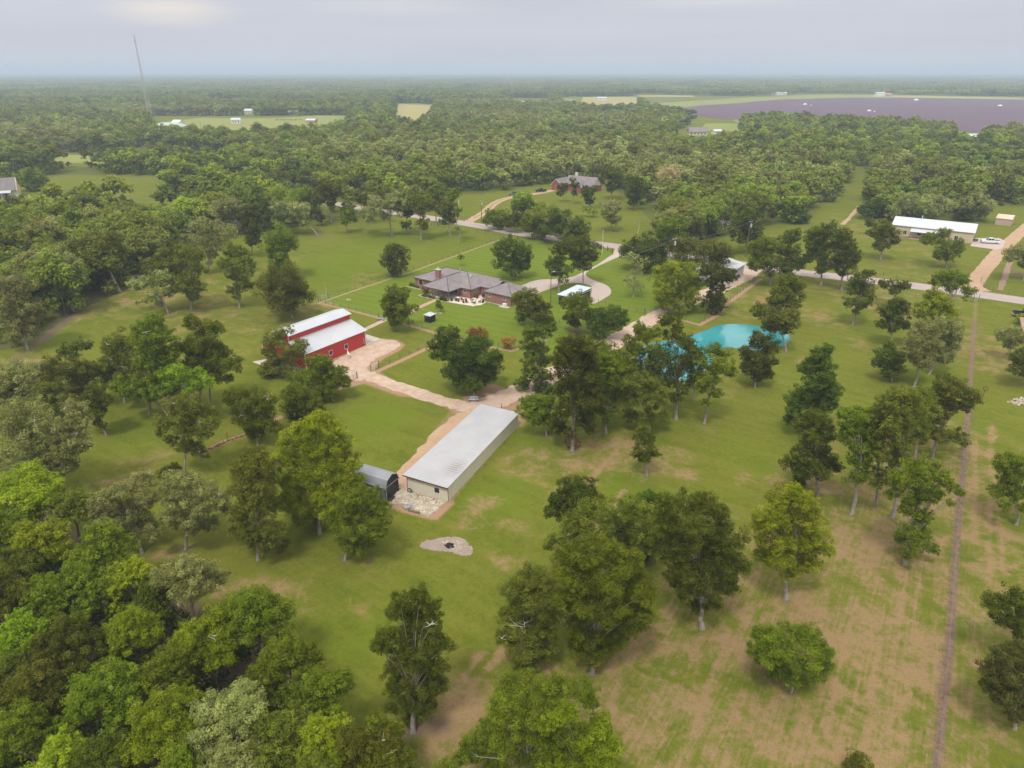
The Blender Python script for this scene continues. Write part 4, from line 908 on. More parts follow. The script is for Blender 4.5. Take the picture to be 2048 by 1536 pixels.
# ------------------------------------------------------------------ small things about the place
def bench(loc, rz, label, mat, L=1.6):
    t = empty('bench', loc, rz, label, 'bench'); s = MB(); b = MB()
    for k in range(3): s.box(-L/2, L/2, -.24+k*.17, -.10+k*.17, .43, .47)
    for k in range(3): b.box(-L/2, L/2, .30+k*.02, .34+k*.02, .52+k*.16, .64+k*.16)
    s.build('seat', mat, t); b.build('backrest', mat, t)
    for x in (-L/2+.12, L/2-.18):
        for y in (-.22, .26): MB().box(x, x+.07, y, y+.07, 0, .43 if y < 0 else .98).build('leg', MT['black_metal'], t)
    return t
bench(at(948, 803), R(0), 'white slatted bench under the big dark oak by the track junction', MT['bench_paint'], 1.9)
bench(at(763, 641), R(-20), 'blue-grey bench at the gap in the lawn fence by the path', plain('blue_grey_paint', (.24, .27, .36), (.34, .37, .46), 3, .6), 1.7)
t = empty('standpipe', at(1003, 824), 0, 'rusty post with a valve at the far corner of the long shed', 'standpipe')
MB().tube((0, 0, 0), (0, 0, 1.7), .05).build('post', MT['rust'], t); MB().tube((-.25, 0, .55), (.25, 0, .55), .05).tube((0, 0, .35), (0, 0, .75), .12).build('valve', MT['rust'], t)
def ring(mb, c, R_, r, n=18, ax='y', m=6):
    P_ = []
    for k in range(n+1):
        a = 2*PI*k/n
        P_.append(Vector(c)+(Vector((math.cos(a)*R_, 0, math.sin(a)*R_)) if ax == 'y' else Vector((math.cos(a)*R_, math.sin(a)*R_, 0)) if ax == 'z' else Vector((0, math.cos(a)*R_, math.sin(a)*R_))))
    for a, b in zip(P_, P_[1:]): mb.tube(a, b, r, None, m, False)
    return mb
q = at(820, 986); t = empty('leaning_wheel', (q.x, q.y-.05, 0), R(-23.6), 'dark spoked wheel leaning on the front wall of the long shed', 'wheel')
ring(MB(), (0, 0, .42), .36, .07).build('tyre', MT['rubber'], t); sp = MB()
for k in range(6): a = PI*k/3; sp.tube((0, 0, .42), (math.cos(a)*.32, 0, .42+math.sin(a)*.32), .015)
sp.build('spoke', MT['grey_metal'], t)
for x, y, r_, lb in ((781, 999, .30, 'bigger old tyre lying at the dark end of the grey barn-roofed shed'), (786, 995, .24, 'smaller old tyre lying at the dark end of the grey barn-roofed shed')):
    q = at(x, y); tag(ring(MB(), (q.x, q.y, .1), r_, .09, 16, 'z').build('discarded_rubber_ring', MT['rubber'], None), lb, 'old tyre')
def planks(loc, rz, label, n, L, W_, mat, name='plank_pile', cat='planks'):
    t = empty(name, loc, rz, label, cat)
    for k in range(n): MB().box(-L/2+random.uniform(-.05, .05), L/2, -W_/2+k*W_/n+.01, -W_/2+(k+1)*W_/n-.01, .12+.02*(k % 2), .17+.02*(k % 2)).build('plank', mat, t)
    for x in (-L/2+.15, L/2-.25): MB().box(x, x+.1, -W_/2, W_/2, 0, .118).build('batten', MT['wood'], t)
planks(at(816, 1014), R(35), 'grey wooden pallet tilted on the edge of the white rubble', 6, 1.3, 1.0, plain('grey_plank', (.34, .33, .35), (.24, .23, .25), 3), 'pallet', 'pallet')
planks(at(828, 1024), R(-24), 'brown plank lying along the front edge of the white rubble', 2, 1.9, .35, MT['wood'])
q = hp(32.9, .0); t = empty('air_conditioner', (q.x, q.y, 0), R(-36.5), 'white air-conditioning box on a slab below the garage end of the brick house', 'air conditioner')
MB().box(-1.6, 1.3, -.9, .3, 0, .1).build('slab', MT['concrete'], t); MB().box(-.55, .45, -.55, .2, .1, .95).build('body', MT['white_trim'], t); ring(MB(), (-.05, -.17, .96), .28, .02, 14, 'z', 4).build('fan_grille', MT['grey_metal'], t)
q = at(877, 627); tag(ring(MB(), (q.x, q.y, .06), .75, .08, 16, 'z').build('tree_ring', MT['stone']), 'pale stone ring round the little sapling on the house lawn', 'edging ring')
q = at(697, 600); tag(ring(MB(), (q.x, q.y, .06), .5, .12, 12, 'z').build('stone_ring', MT['stone']), 'small ring of stones on the left of the house lawn', 'stone ring')
t = empty('old_implement', at(1966, 792), R(30), 'rusty implement on a post beyond the right fence', 'implement')
MB().tube((0, 0, 0), (.1, 0, 1.2), .06).build('post', MT['rust'], t); ring(MB(), (.15, 0, 1.5), .42, .06, 14, 'x').tube((-.3, 0, 1.5), (.5, 0, 1.9), .06).build('blade', MT['rust'], t)
def rocks(name, pts, n, s0, s1, label, cat, seed=1, mat='stone', pile=0.0):
    rg = random.Random(seed); P_ = [at(*p) for p in pts]; xs = [p.x for p in P_]; ys = [p.y for p in P_]; mb = MB(); k = 0
    cx, cy = sum(xs)/len(xs), sum(ys)/len(ys); rad = max(max(xs)-min(xs), max(ys)-min(ys))/2
    while k < n:
        x, y = rg.uniform(min(xs), max(xs)), rg.uniform(min(ys), max(ys))
        if not inpoly(np.array([x]), np.array([y]), P_)[0]: continue
        k += 1; s = rg.uniform(s0, s1)**1.0; z = pile*max(0, 1-math.hypot(x-cx, y-cy)/rad)*rg.random(); vs = []
        for j in range(6):
            a = 2*PI*j/6+rg.uniform(-.3, .3); r_ = s*rg.uniform(.6, 1.1); vs.append((x+r_*math.cos(a), y+r_*math.sin(a)*.8, z-.02))
        for j in range(6):
            a = 2*PI*j/6+rg.uniform(-.3, .3); r_ = s*rg.uniform(.4, .8); vs.append((x+r_*math.cos(a), y+r_*math.sin(a)*.8, z+s*rg.uniform(.35, .8)))
        mb.add(vs, [(0,1,2,3,4,5), (6,7,8,9,10,11)]+[(j, (j+1) % 6, 6+(j+1) % 6, 6+j) for j in range(6)])
    return tag(mb.build(name, MT[mat]), label, cat, kind='stuff')
rocks('limestone_rubble', [(784,1008),(792,992),(800,975),(806,976),(820,986),(850,994),(894,1004),(882,1010),(872,1022),(856,1032),(838,1026),(812,1008)], 900, .10, .30, 'bed of broken white limestone in front of the long cream shed', 'rubble', 4)
rocks('burn_pile_stones', [(884,1084),(905,1080),(925,1085),(935,1100),(925,1108),(905,1104)], 120, .05, .17, 'pale stones and ash spread round the burn pile', 'stones', 5)
rocks('charcoal', [(889,1090),(899,1086),(908,1088),(906,1097),(897,1098)], 90, .06, .2, 'black charred wood heap in the middle of the burn patch', 'charcoal', 6, 'char', .25)
rocks('rubble_strip', [(399,905),(455,880),(497,867),(498,870),(456,884),(401,909)], 200, .06, .2, 'dark reddish rubble strip under the left fence', 'rubble', 7, 'rust')
MT['crimson'] = plain('crimson_leaves', (.20, .025, .045), (.11, .03, .035), 5, .7)
rocks('red_plant_bed', [(1127,884),(1138,872),(1155,874),(1163,890),(1155,900),(1135,898)], 130, .08, .2, 'bed of dark red plants round the foot of the tall central tree', 'plants', 8, 'crimson')
rocks('yard_stones', [(668,722),(732,692),(765,679),(800,690),(745,722),(735,745),(700,758),(660,750)], 420, .04, .12, 'loose stones strewn over the barn yard', 'stones', 9)
rocks('stone_pile', [(2015,804),(2040,797),(2080,800),(2080,812),(2040,812)], 110, .15, .4, 'pile of pale broken stone at the right edge beyond the fence', 'stone pile', 10, 'stone', .5)
# brush debris along the right fence
db = MB(); rg = random.Random(5); L_ = lerp_line([(1944,800),(1931,915),(1913,1080),(1904,1230),(1890,1377),(1873,1536),(1855,1700)], 1)
for k in range(1100):
    p = rg.choice(L_); x, y = p.x+rg.gauss(.05, .3), p.y+rg.gauss(0, .4); a = rg.uniform(0, PI); l = rg.uniform(.2, .8)
    db.tube((x, y, .03), (x+math.cos(a)*l, y+math.sin(a)*l, rg.uniform(.03, .25)), .02, .01, 3, False)
tag(db.build('brush_debris', MT['wood']), 'line of dead twigs and brush along the long right fence', 'brush', kind='stuff')
db = MB()
for k in range(260):
    q = at(rg.gauss(1455, 13), rg.gauss(449, 3.5)); a = rg.uniform(0, 2*PI); l = rg.uniform(1.5, 5); z = rg.uniform(0, 1.8)
    db.tube((q.x, q.y, z), (q.x+math.cos(a)*l, q.y+math.sin(a)*l, z+rg.uniform(-.3, 1.4)), .08, .03, 4, False)
tag(db.build('brush_pile', MT['dead_wood']), 'grey heap of felled branches at the wood edge above the road', 'brush pile')
for x, y, s, lb in ((1610, 209, 1.0, 'bigger of the two leftmost white heaps on the purple field'), (1622, 211, .45, 'smaller of the two leftmost white heaps on the purple field'), (1738, 222, 1.0, 'large white heap low in the middle of the purple field'), (1749, 223.5, .5, 'small white heap just right of the large middle one on the purple field'),
                (1832, 200.5, 1.2, 'white heap near the far edge of the purple field'), (2000, 212, 1.1, 'white heap at the right part of the purple field')):
    p = at(x, y); d = dep(p.x, p.y, 0); r_ = 5*s*d/F; mb = MB(); n = 12; vs = []
    for z, f in ((0, 1), (.35, .8), (.75, .45), (1, .1)):
        for j in range(n): a = 2*PI*j/n; vs.append((r_*f*math.cos(a)*random.uniform(.85, 1.1), r_*f*.7*math.sin(a), z*1.1*s*d/F*2.2))
    mb.add(vs, [(i*n+j, i*n+(j+1) % n, (i+1)*n+(j+1) % n, (i+1)*n+j) for i in range(3) for j in range(n)]+[tuple(range(3*n, 4*n))])
    o = mb.build('white_heap', MT['white_trim']); o.location = p; tag(o, lb, 'heap', 'white heaps on the ploughed field')

# patio furniture and pots behind the house
def patio_chair(u, v, rz, label, mat=None):
    mat = mat or MT['pot']; q = hp(u, v); t = empty('patio_chair', q, rz, label, 'chair', 'chairs on the patio')
    MB().box(-.3, .3, -.3, .3, .34, .39).build('seat', mat, t); MB().slab([(-.3,.26,.4),(.3,.26,.4),(.27,.5,1.1),(-.27,.5,1.1)], .05).build('backrest', mat, t)
    for x in (-.34, .29):
        MB().box(x, x+.05, -.3, .3, .56, .6).build('armrest', mat, t)
        for y in (-.28, .22): MB().box(x, x+.05, y, y+.06, 0, .55).build('leg', mat, t)
patio_chair(22.6, -3.3, R(30), 'dark garden chair left of the round table on the patio')
patio_chair(24.9, -2.9, R(-110), 'dark garden chair right of the round table on the patio')
patio_chair(25.3, -1.2, R(-80), 'dark garden chair nearest the garage corner of the patio')
patio_chair(20.6, -2.6, R(150), 'red garden chair near the porch', MT['cloth_red'])
q = hp(23.5, -2.1); t = empty('round_table', q, 0, 'round brown table standing between the dark chairs on the patio', 'table')
MB().tube((0,0,.70), (0,0,.76), .6, .6, 16).build('tabletop', MT['rust'], t); MB().tube((0,0,0), (0,0,.698), .06).tube((0,0,0), (0,0,.05), .3, .3, 10).build('pedestal', MT['black_metal'], t)
q = hp(18.9, -2.6); t = empty('glass_table', q, R(-36), 'white-topped low table close to the porch', 'table')
MB().box(-.6, .6, -.4, .4, .62, .68).build('tabletop', MT['white_trim'], t); [MB().box(x, x+.05, y, y+.05, 0, .618).build('leg', MT['black_metal'], t) for x in (-.55, .5) for y in (-.35, .3)]
q = hp(23.6, 3.0); t = empty('barbecue', q, R(-36), 'large black barbecue in the corner between house and garage', 'barbecue')
MB().box(-.7, .7, -.3, .3, .35, .9).build('cabinet', MT['black_metal'], t); MB().prism([(-.3,.902),(.3,.902),(.3,1.1),(.12,1.3),(-.15,1.3),(-.3,1.1)], 'x', -.55, .55).build('lid', MT['black_paint'], t); MB().box(-1.0, -.72, -.28, .28, .82, .86).build('side_shelf', MT['grey_metal'], t)
def potplant(u, v, s, label, cls='k'):
    t = empty('potted_plant', hp(u, v), 0, label, 'potted plant', 'pots on the patio')
    MB().tube((0,0,0), (0,0,.45*s), .2*s, .3*s, 10).build('pot', MT['pot'], t)
    LATE.append((t, [(0,0,.75*s,.38*s)], cls))
LATE = []
for u, v, s, lb in ((19.3,-3.7,1.1,'second pot from the porch along the patio edge'), (20.2,-3.8,1,'third pot from the porch along the patio edge'), (22.0,-3.9,1,'pot beside the leftmost dark patio chair'), (26.0,-.7,1.1,'pot at the right end of the patio by the garage'),
                   (25.6,.2,.9,'pot tucked against the garage corner'), (18.3,-4.4,1.2,'pot standing right beside the porch corner'), (22.3,1.4,1.1,'pot against the brick wall below the small window')): potplant(u, v, s, lb)

# ------------------------------------------------------------------ vehicles
def wheel(parent, x, y, r=.4):
    o = ring(MB(), (x, y, r), r-.1, .115, 16, 'y', 6).build('wheel', MT['rubber'], parent)
    MB().tube((x, y-.1, r), (x, y+.1, r), .2, .2, 12).build('rim', MT['galv'], o)
def pickup(loc, rz, label, mat, bedcover=True):
    t = empty('pickup_truck', loc, rz, label, 'pickup')
    b = MB().prism([(-2.9,.45),(2.85,.45),(2.9,.75),(2.86,1.08),(1.5,1.2),(1.35,1.22),(-.85,1.22),(-.85,1.20),(-2.9,1.22)], 'y', -.97, -.90)
    b.prism([(-2.9,.45),(2.85,.45),(2.9,.75),(2.86,1.08),(1.5,1.2),(1.35,1.22),(-.85,1.22),(-.85,1.20),(-2.9,1.22)], 'y', .90, .97)
    b.box(1.3, 2.84, -.9, .9, .5, 1.16).box(-.85, 1.3, -.9, .9, .45, .95).box(-2.86, -.85, -.9, .9, .5, .72).box(-2.93, -2.86, -.9, .9, .5, 1.2).build('body', mat, t)
    c = MB(); lo_ = [(1.42,-.93,1.2),(1.42,.93,1.2),(-.85,.93,1.2),(-.85,-.93,1.2)]; hi = [(.62,-.78,1.86),(.62,.78,1.86),(-.72,.78,1.88),(-.72,-.78,1.88)]
    c.add(hi+[(x*1.02, y*1.03, z+.06) for x, y, z in hi], [(4,5,6,7),(3,2,1,0)]+[(j, (j+1) % 4, 4+(j+1) % 4, 4+j) for j in range(4)])
    for a, b_ in zip(lo_, hi): c.tube(a, b_, .05, .05, 5)
    c.tube((.05,-.92,1.2), (.0,-.79,1.88), .05).tube((.05,.92,1.2), (.0,.79,1.88), .05); c.build('cab', mat, t)
    g = MB(); li = [(x*.985, y*.98, z) for x, y, z in lo_]; hi_ = [(x*.98, y*.99, z) for x, y, z in hi]; g.add(li+hi_, [(j, (j+1) % 4, 4+(j+1) % 4, 4+j) for j in range(4)])
    g.build('window', MT['glass'], t); MB().box(-2.84, -.9, -.88, .88, .722, .80 if not bedcover else 1.17).build('bed_liner', MT['black_metal'], t)
    MB().box(2.905, 2.96, -.92, .92, .45, .68).build('bumper', MT['galv'], t); MB().box(-3.0, -2.935, -.92, .92, .45, .68).build('bumper', MT['galv'], t)
    for y in (-.82, .58): MB().box(2.87, 2.91, y, y+.24, .8, .98).build('headlight', MT['white_trim'], t)
    for y in (-.96, .82): MB().box(-2.96, -2.931, y, y+.14, .8, 1.1).build('tail_light', MT['cloth_red'], t)
    for x in (-1.75, 1.9):
        for y in (-.88, .88): wheel(t, x, y)
    for y in (-1.12, .98): MB().box(1.0, 1.15, y, y+.14, 1.2, 1.4).build('mirror', MT['black_metal'], t)
    return t
q = (at(1962, 484)+at(2000, 490))/2
pickup((q.x, q.y+.3, 0), R(180-17), 'white crew-cab pickup parked on the pad at the right end of the long cream house', MT['white_paint'])
pickup(at(2052, 634), R(-20), 'dark blue pickup cut off by the right edge beside the tan roof corner', MT['blue_black'], False)
pickup(at(1081, 384), R(200), 'black pickup on the lane beside the red brick house', MT['black_paint'])
t = pickup(at(1030, 391), R(185), 'dark grey pickup further down the lane, half behind an oak', plain('grey_paint', (.10, .11, .13), None, 1, .3, .5))
q = at(1950, 483); t = empty('small_trailer', q, R(150), 'small black trailer against the end of the long cream house', 'trailer')
MB().box(-.8, .8, -.5, .5, .4, .85).build('body', MT['black_metal'], t); wheel(t, 0, -.6, .3); wheel(t, 0, .6, .3); MB().tube((.8,0,.45), (1.7,0,.4), .04).build('drawbar', MT['grey_metal'], t)

# ------------------------------------------------------------------ animals: one skinned surface each
def animal(name, loc, rz, scale, mat, label, cat, kind, group=None):
    me = bpy.data.meshes.new(name); o = bpy.data.objects.new(name, me); COL.objects.link(o)
    if kind == 'llama':
        V_ = {'pel': (-.42,0,.98,.20), 'mid': (0,0,.96,.23), 'che': (.38,0,.98,.22), 'nk1': (.55,0,1.22,.12), 'nk2': (.62,0,1.52,.095), 'hd': (.66,0,1.74,.095), 'mz': (.84,0,1.70,.055), 'er1': (.60,.05,1.90,.025), 'er2': (.60,-.05,1.90,.025),
              'tl': (-.66,0,.98,.06)}
        E_ = [('pel','mid'),('mid','che'),('che','nk1'),('nk1','nk2'),('nk2','hd'),('hd','mz'),('hd','er1'),('hd','er2'),('pel','tl')]
        hz, fz = .62, .62
    else:
        V_ = {'pel': (-.7,0,1.05,.30), 'mid': (0,0,1.0,.36), 'che': (.6,0,1.02,.33), 'nk1': (.95,0,1.12,.18), 'hd': (1.25,0,1.05,.15), 'mz': (1.5,0,.88,.09), 'er1': (1.2,.2,1.15,.04), 'er2': (1.2,-.2,1.15,.04), 'tl': (-1.0,0,1.1,.05), 'tl2': (-1.05,0,.6,.03)}
        E_ = [('pel','mid'),('mid','che'),('che','nk1'),('nk1','hd'),('hd','mz'),('hd','er1'),('hd','er2'),('pel','tl'),('tl','tl2')]
    x1, x0 = (.36, -.42) if kind == 'llama' else (.6, -.7)
    for s in (1, -1):
        n = 'L' if s > 0 else 'R'; w_ = .13 if kind == 'llama' else .2
        V_['s'+n] = (x1, s*w_, .72, .10); V_['k'+n] = (x1+.02, s*w_, .42, .055); V_['f'+n] = (x1, s*w_, .06, .05)
        V_['h'+n] = (x0+.03, s*w_, .72, .12); V_['st'+n] = (x0+.08, s*w_, .58, .08); V_['hk'+n] = (x0-.09, s*w_, .38, .055); V_['hf'+n] = (x0-.03, s*w_, .06, .05)
        E_ += [('che','s'+n),('s'+n,'k'+n),('k'+n,'f'+n),('pel','h'+n),('h'+n,'st'+n),('st'+n,'hk'+n),('hk'+n,'hf'+n)]
    ks = list(V_); me.from_pydata([Vector(V_[k][:3])*scale for k in ks], [(ks.index(a), ks.index(b)) for a, b in E_], [])
    sm = o.modifiers.new('Skin', 'SKIN'); sl_ = me.skin_vertices[0].data
    for i, k in enumerate(ks): sl_[i].radius = (V_[k][3]*scale,)*2; sl_[i].use_root = (k == 'pel')
    ss = o.modifiers.new('Subdivision', 'SUBSURF'); ss.levels = 1; ss.render_levels = 1; sm.use_smooth_shade = True
    me.materials.append(mat); o.location = loc; o.rotation_euler = (0, 0, rz)
    return tag(o, label, cat, group)
q = at(698, 716)
animal('llama', q, R(118), 1.0, MT['llama'], 'cream-white llama standing in the yard by the red barn wall', 'llama', 'llama')
for k in range(12):
    q = at(553+k*4.5+random.uniform(-1.2, 1.2), 241.2+random.uniform(-.2, .2))
    animal('cow', q, random.choice((0, PI, .4, 2.7)), .95, MT['cattle'], ('leftmost' if k == 0 else 'rightmost' if k == 11 else 'one')+' black cow of the short row standing in the far left field', 'cow', 'cow', 'black cattle in the far left field')

# ------------------------------------------------------------------ trees
def leaves_mesh(lobes, leaf, dens, rg, sub=13, flat=.85, up=.6, cl=(.14, .34)):
    """lobes (n,4) x y z r in object space -> one mesh of small rhombic leaf sprays set on clumps round every lobe"""
    L = np.array(lobes, float); C = []; Rr = []; Tn = []
    for x, y, z, r in L:
        n = int(sub*2.3) if r > leaf*4 else max(8, sub)
        d = rg.normal(size=(n, 3)); d /= np.linalg.norm(d, axis=1)[:, None]; d[:, 2] = d[:, 2]*.9+.15
        C.append(np.array([x, y, z])+d*r*rg.uniform(.55, 1.02, (n, 1))*[1, 1, flat]); Rr.append(r*rg.uniform(cl[0], cl[1], n)); Tn.append(rg.uniform(0, 1, n)**1.3)
        C.append(np.array([[x, y, z]])); Rr.append(np.array([r*.62])); Tn.append(np.array([.1]))  # core clump tinted dark: shade inside the crown put into leaf colour
    C = np.concatenate(C); Rr = np.concatenate(Rr); Tn = np.concatenate(Tn)
    cnt = np.maximum(5, (dens*.95*4*PI*Rr**2/leaf**2)).astype(int); I = np.repeat(np.arange(len(C)), cnt); N = len(I)
    d = rg.normal(size=(N, 3)); d /= np.linalg.norm(d, axis=1)[:, None]
    p = C[I]+d*(Rr[I]*rg.uniform(.5, 1.12, N))[:, None]*[1, 1, flat]
    keep = p[:, 2] > leaf*.3; p, d, I = p[keep], d[keep], I[keep]; N = len(I)
    nrm = d*.85+rg.normal(size=(N, 3))*.38; nrm[:, 2] += up; nrm /= np.linalg.norm(nrm, axis=1)[:, None]
    a = np.cross(nrm, rg.normal(size=(N, 3))); a /= np.linalg.norm(a, axis=1)[:, None]; b = np.cross(nrm, a)
    s = (leaf*rg.uniform(.6, 1.25, N))[:, None]
    v = np.stack([p-a*s*.62, p-b*s*.36+nrm*s*.06, p+a*s*.62, p+b*s*.36+nrm*s*.06], 1).reshape(-1, 3).astype(np.float32)
    me = bpy.data.meshes.new('crown'); me.vertices.add(4*N); me.vertices.foreach_set('co', v.ravel())
    me.loops.add(4*N); me.loops.foreach_set('vertex_index', np.arange(4*N, dtype=np.int32))
    me.polygons.add(N); me.polygons.foreach_set('loop_start', np.arange(0, 4*N, 4, dtype=np.int32)); me.update(calc_edges=True)
    t = np.clip(Tn[I]*.66+rg.uniform(0, .34, N), 0, 1)
    at_ = me.attributes.new('tint', 'FLOAT', 'FACE'); at_.data.foreach_set('value', t.astype(np.float32))
    return me
LEAFN = 0
def limbs(lobes, H, rg, r0, fork=.32, base_off=(0, 0, 0), dead=0, twigs=2, n=6, thin=1.0):
    """tapering trunk, one bent limb per lobe, twigs; optional bleached bare branches standing proud of the crown"""
    L = np.array(lobes, float); c = (L[:, :3]*L[:, 3:]**2).sum(0)/(L[:, 3]**2).sum(); lowest = (L[:, 2]-L[:, 3]).min()
    fz = max(H*.12, min(H*fork, lowest+.15*H)) ; f = fz/max(c[2], .1)
    tr = MB(); F_ = Vector((c[0]*f*.8, c[1]*f*.8, fz)); k1 = Vector((F_.x*.35+rg.normal()*.06*H*.2, F_.y*.35, fz*.5))
    tr.tube((-.0, 0, -.15), (k1.x*.25, k1.y*.25, fz*.12), r0*1.45, r0*1.08, n+2).path([Vector((k1.x*.25, k1.y*.25, fz*.12)), k1, F_], [r0*1.08, r0*.95, r0*.85], n+2)
    T_ = Vector((c[0]*.9, c[1]*.9, c[2]+.1*H)); tr.path([F_, F_.lerp(T_, .5)+Vector((rg.normal()*.03*H, rg.normal()*.03*H, 0)), T_], [r0*.85, r0*.42, r0*.15], n)
    for x, y, z, r in L:
        e_ = Vector((x, y, z)); s_ = min(.9, max(.0, (z-fz)/(H*1.6))); S_ = F_.lerp(T_, s_); m_ = S_.lerp(e_, .5)+Vector((rg.normal()*.05*r, rg.normal()*.05*r, .12*(e_-S_).length))
        q_ = r0*.18*thin; tr.path([S_, m_, e_], [q_, q_*.65, q_*.32], 5)
        for k in range(twigs):
            d = Vector(rg.normal(size=3)); d.normalize(); d.z = abs(d.z)*.6+.1; tr.path([m_.lerp(e_, .6), e_+d*r*.45, e_+d*r*.9+Vector((0, 0, .1*r))], [q_*.3, q_*.2, q_*.07], 4)
    dd = None
    if dead:
        dd = MB(); ids = rg.integers(0, len(L), dead)
        for i in ids:
            x, y, z, r = L[i]; d = Vector((rg.normal()*.6, -abs(rg.normal())*.7-.2, .45+abs(rg.normal())*.5)); d.normalize(); a = Vector((x, y, z)); b = a+d*r*.8; q_ = max(r0*.16, .028)
            bend = Vector((rg.normal(), rg.normal()*.5, rg.normal()*.3+.3))*r*.28; c_ = b+bend; dd.path([a, b, c_], [q_*1.5, q_, q_*.5], 5)
            for k in range(3):
                e2 = Vector((rg.normal(), rg.normal()*.6-.2, rg.normal()*.4+.4)); e2.normalize(); dd.path([b.lerp(c_, .2+.3*k), b.lerp(c_, .2+.3*k)+e2*r*.3, b.lerp(c_, .2+.3*k)+e2*r*.5+Vector((0, 0, .06*r))], [q_*.6, q_*.4, q_*.2], 4)
    return tr, dd
LEAFPX = 2.7; LOBE = 1.29
def tree_px(cls, bx, by, label, lobes, dead=0, dens=.92, bark='bark', sub=13, grp=None, cat='tree', name='tree', pxs=LEAFPX, bare=False, trunk=1.0, k=None):
    k = k or (1.13 if 640 < by < 1000 else 1.07)
    rg = np.random.default_rng(int(bx*31+by*17)); B = at(bx, by); P_ = [lobes[i:i+3] for i in range(0, len(lobes), 3)]; d0 = dep(B.x, B.y, 0)
    hw = (max(p[0]+p[2] for p in P_)-min(p[0]-p[2] for p in P_))/2*d0/F; out = []
    def place(px, py, pr, off, sc=1):
        u, v = (px-CX)/F, (py-CY)/F; dy = CP-v*SP; t = (B.y+off)/dy; r = pr*t/F*sc*LOBE*k
        return [u*t-B.x, off, max(CAM_H+(-SP-v*CP)*t, r*.55), r]
    for i, (px, py, pr) in enumerate(P_):
        out.append(place(px, py, pr, rg.uniform(-.42, .30)*hw))
        if i % 2 == 0: out.append(place(px+rg.uniform(-.3, .3)*pr, py+rg.uniform(-.2, .3)*pr, pr*.85, rg.uniform(.35, .8)*hw))
    H = max(p[2]+p[3] for p in out); t = empty(name, B, 0, label, cat, grp)
    leaf = pxs*d0/F
    tr, dd = limbs(out, H, rg, max(.06, min(.27, .012*H+.009*hw))*trunk, dead=dead, twigs=5 if bare else 2)
    tr.build('trunk', MT[bark], t)
    if dd: dd.build('dead_branch', MT['dead_wood'], t)
    if not bare:
        me = leaves_mesh(out, leaf, dens, rg, sub); mesh_obj('crown', me, LEAF[cls], t)
        global LEAFN; LEAFN += len(me.polygons)
    return t
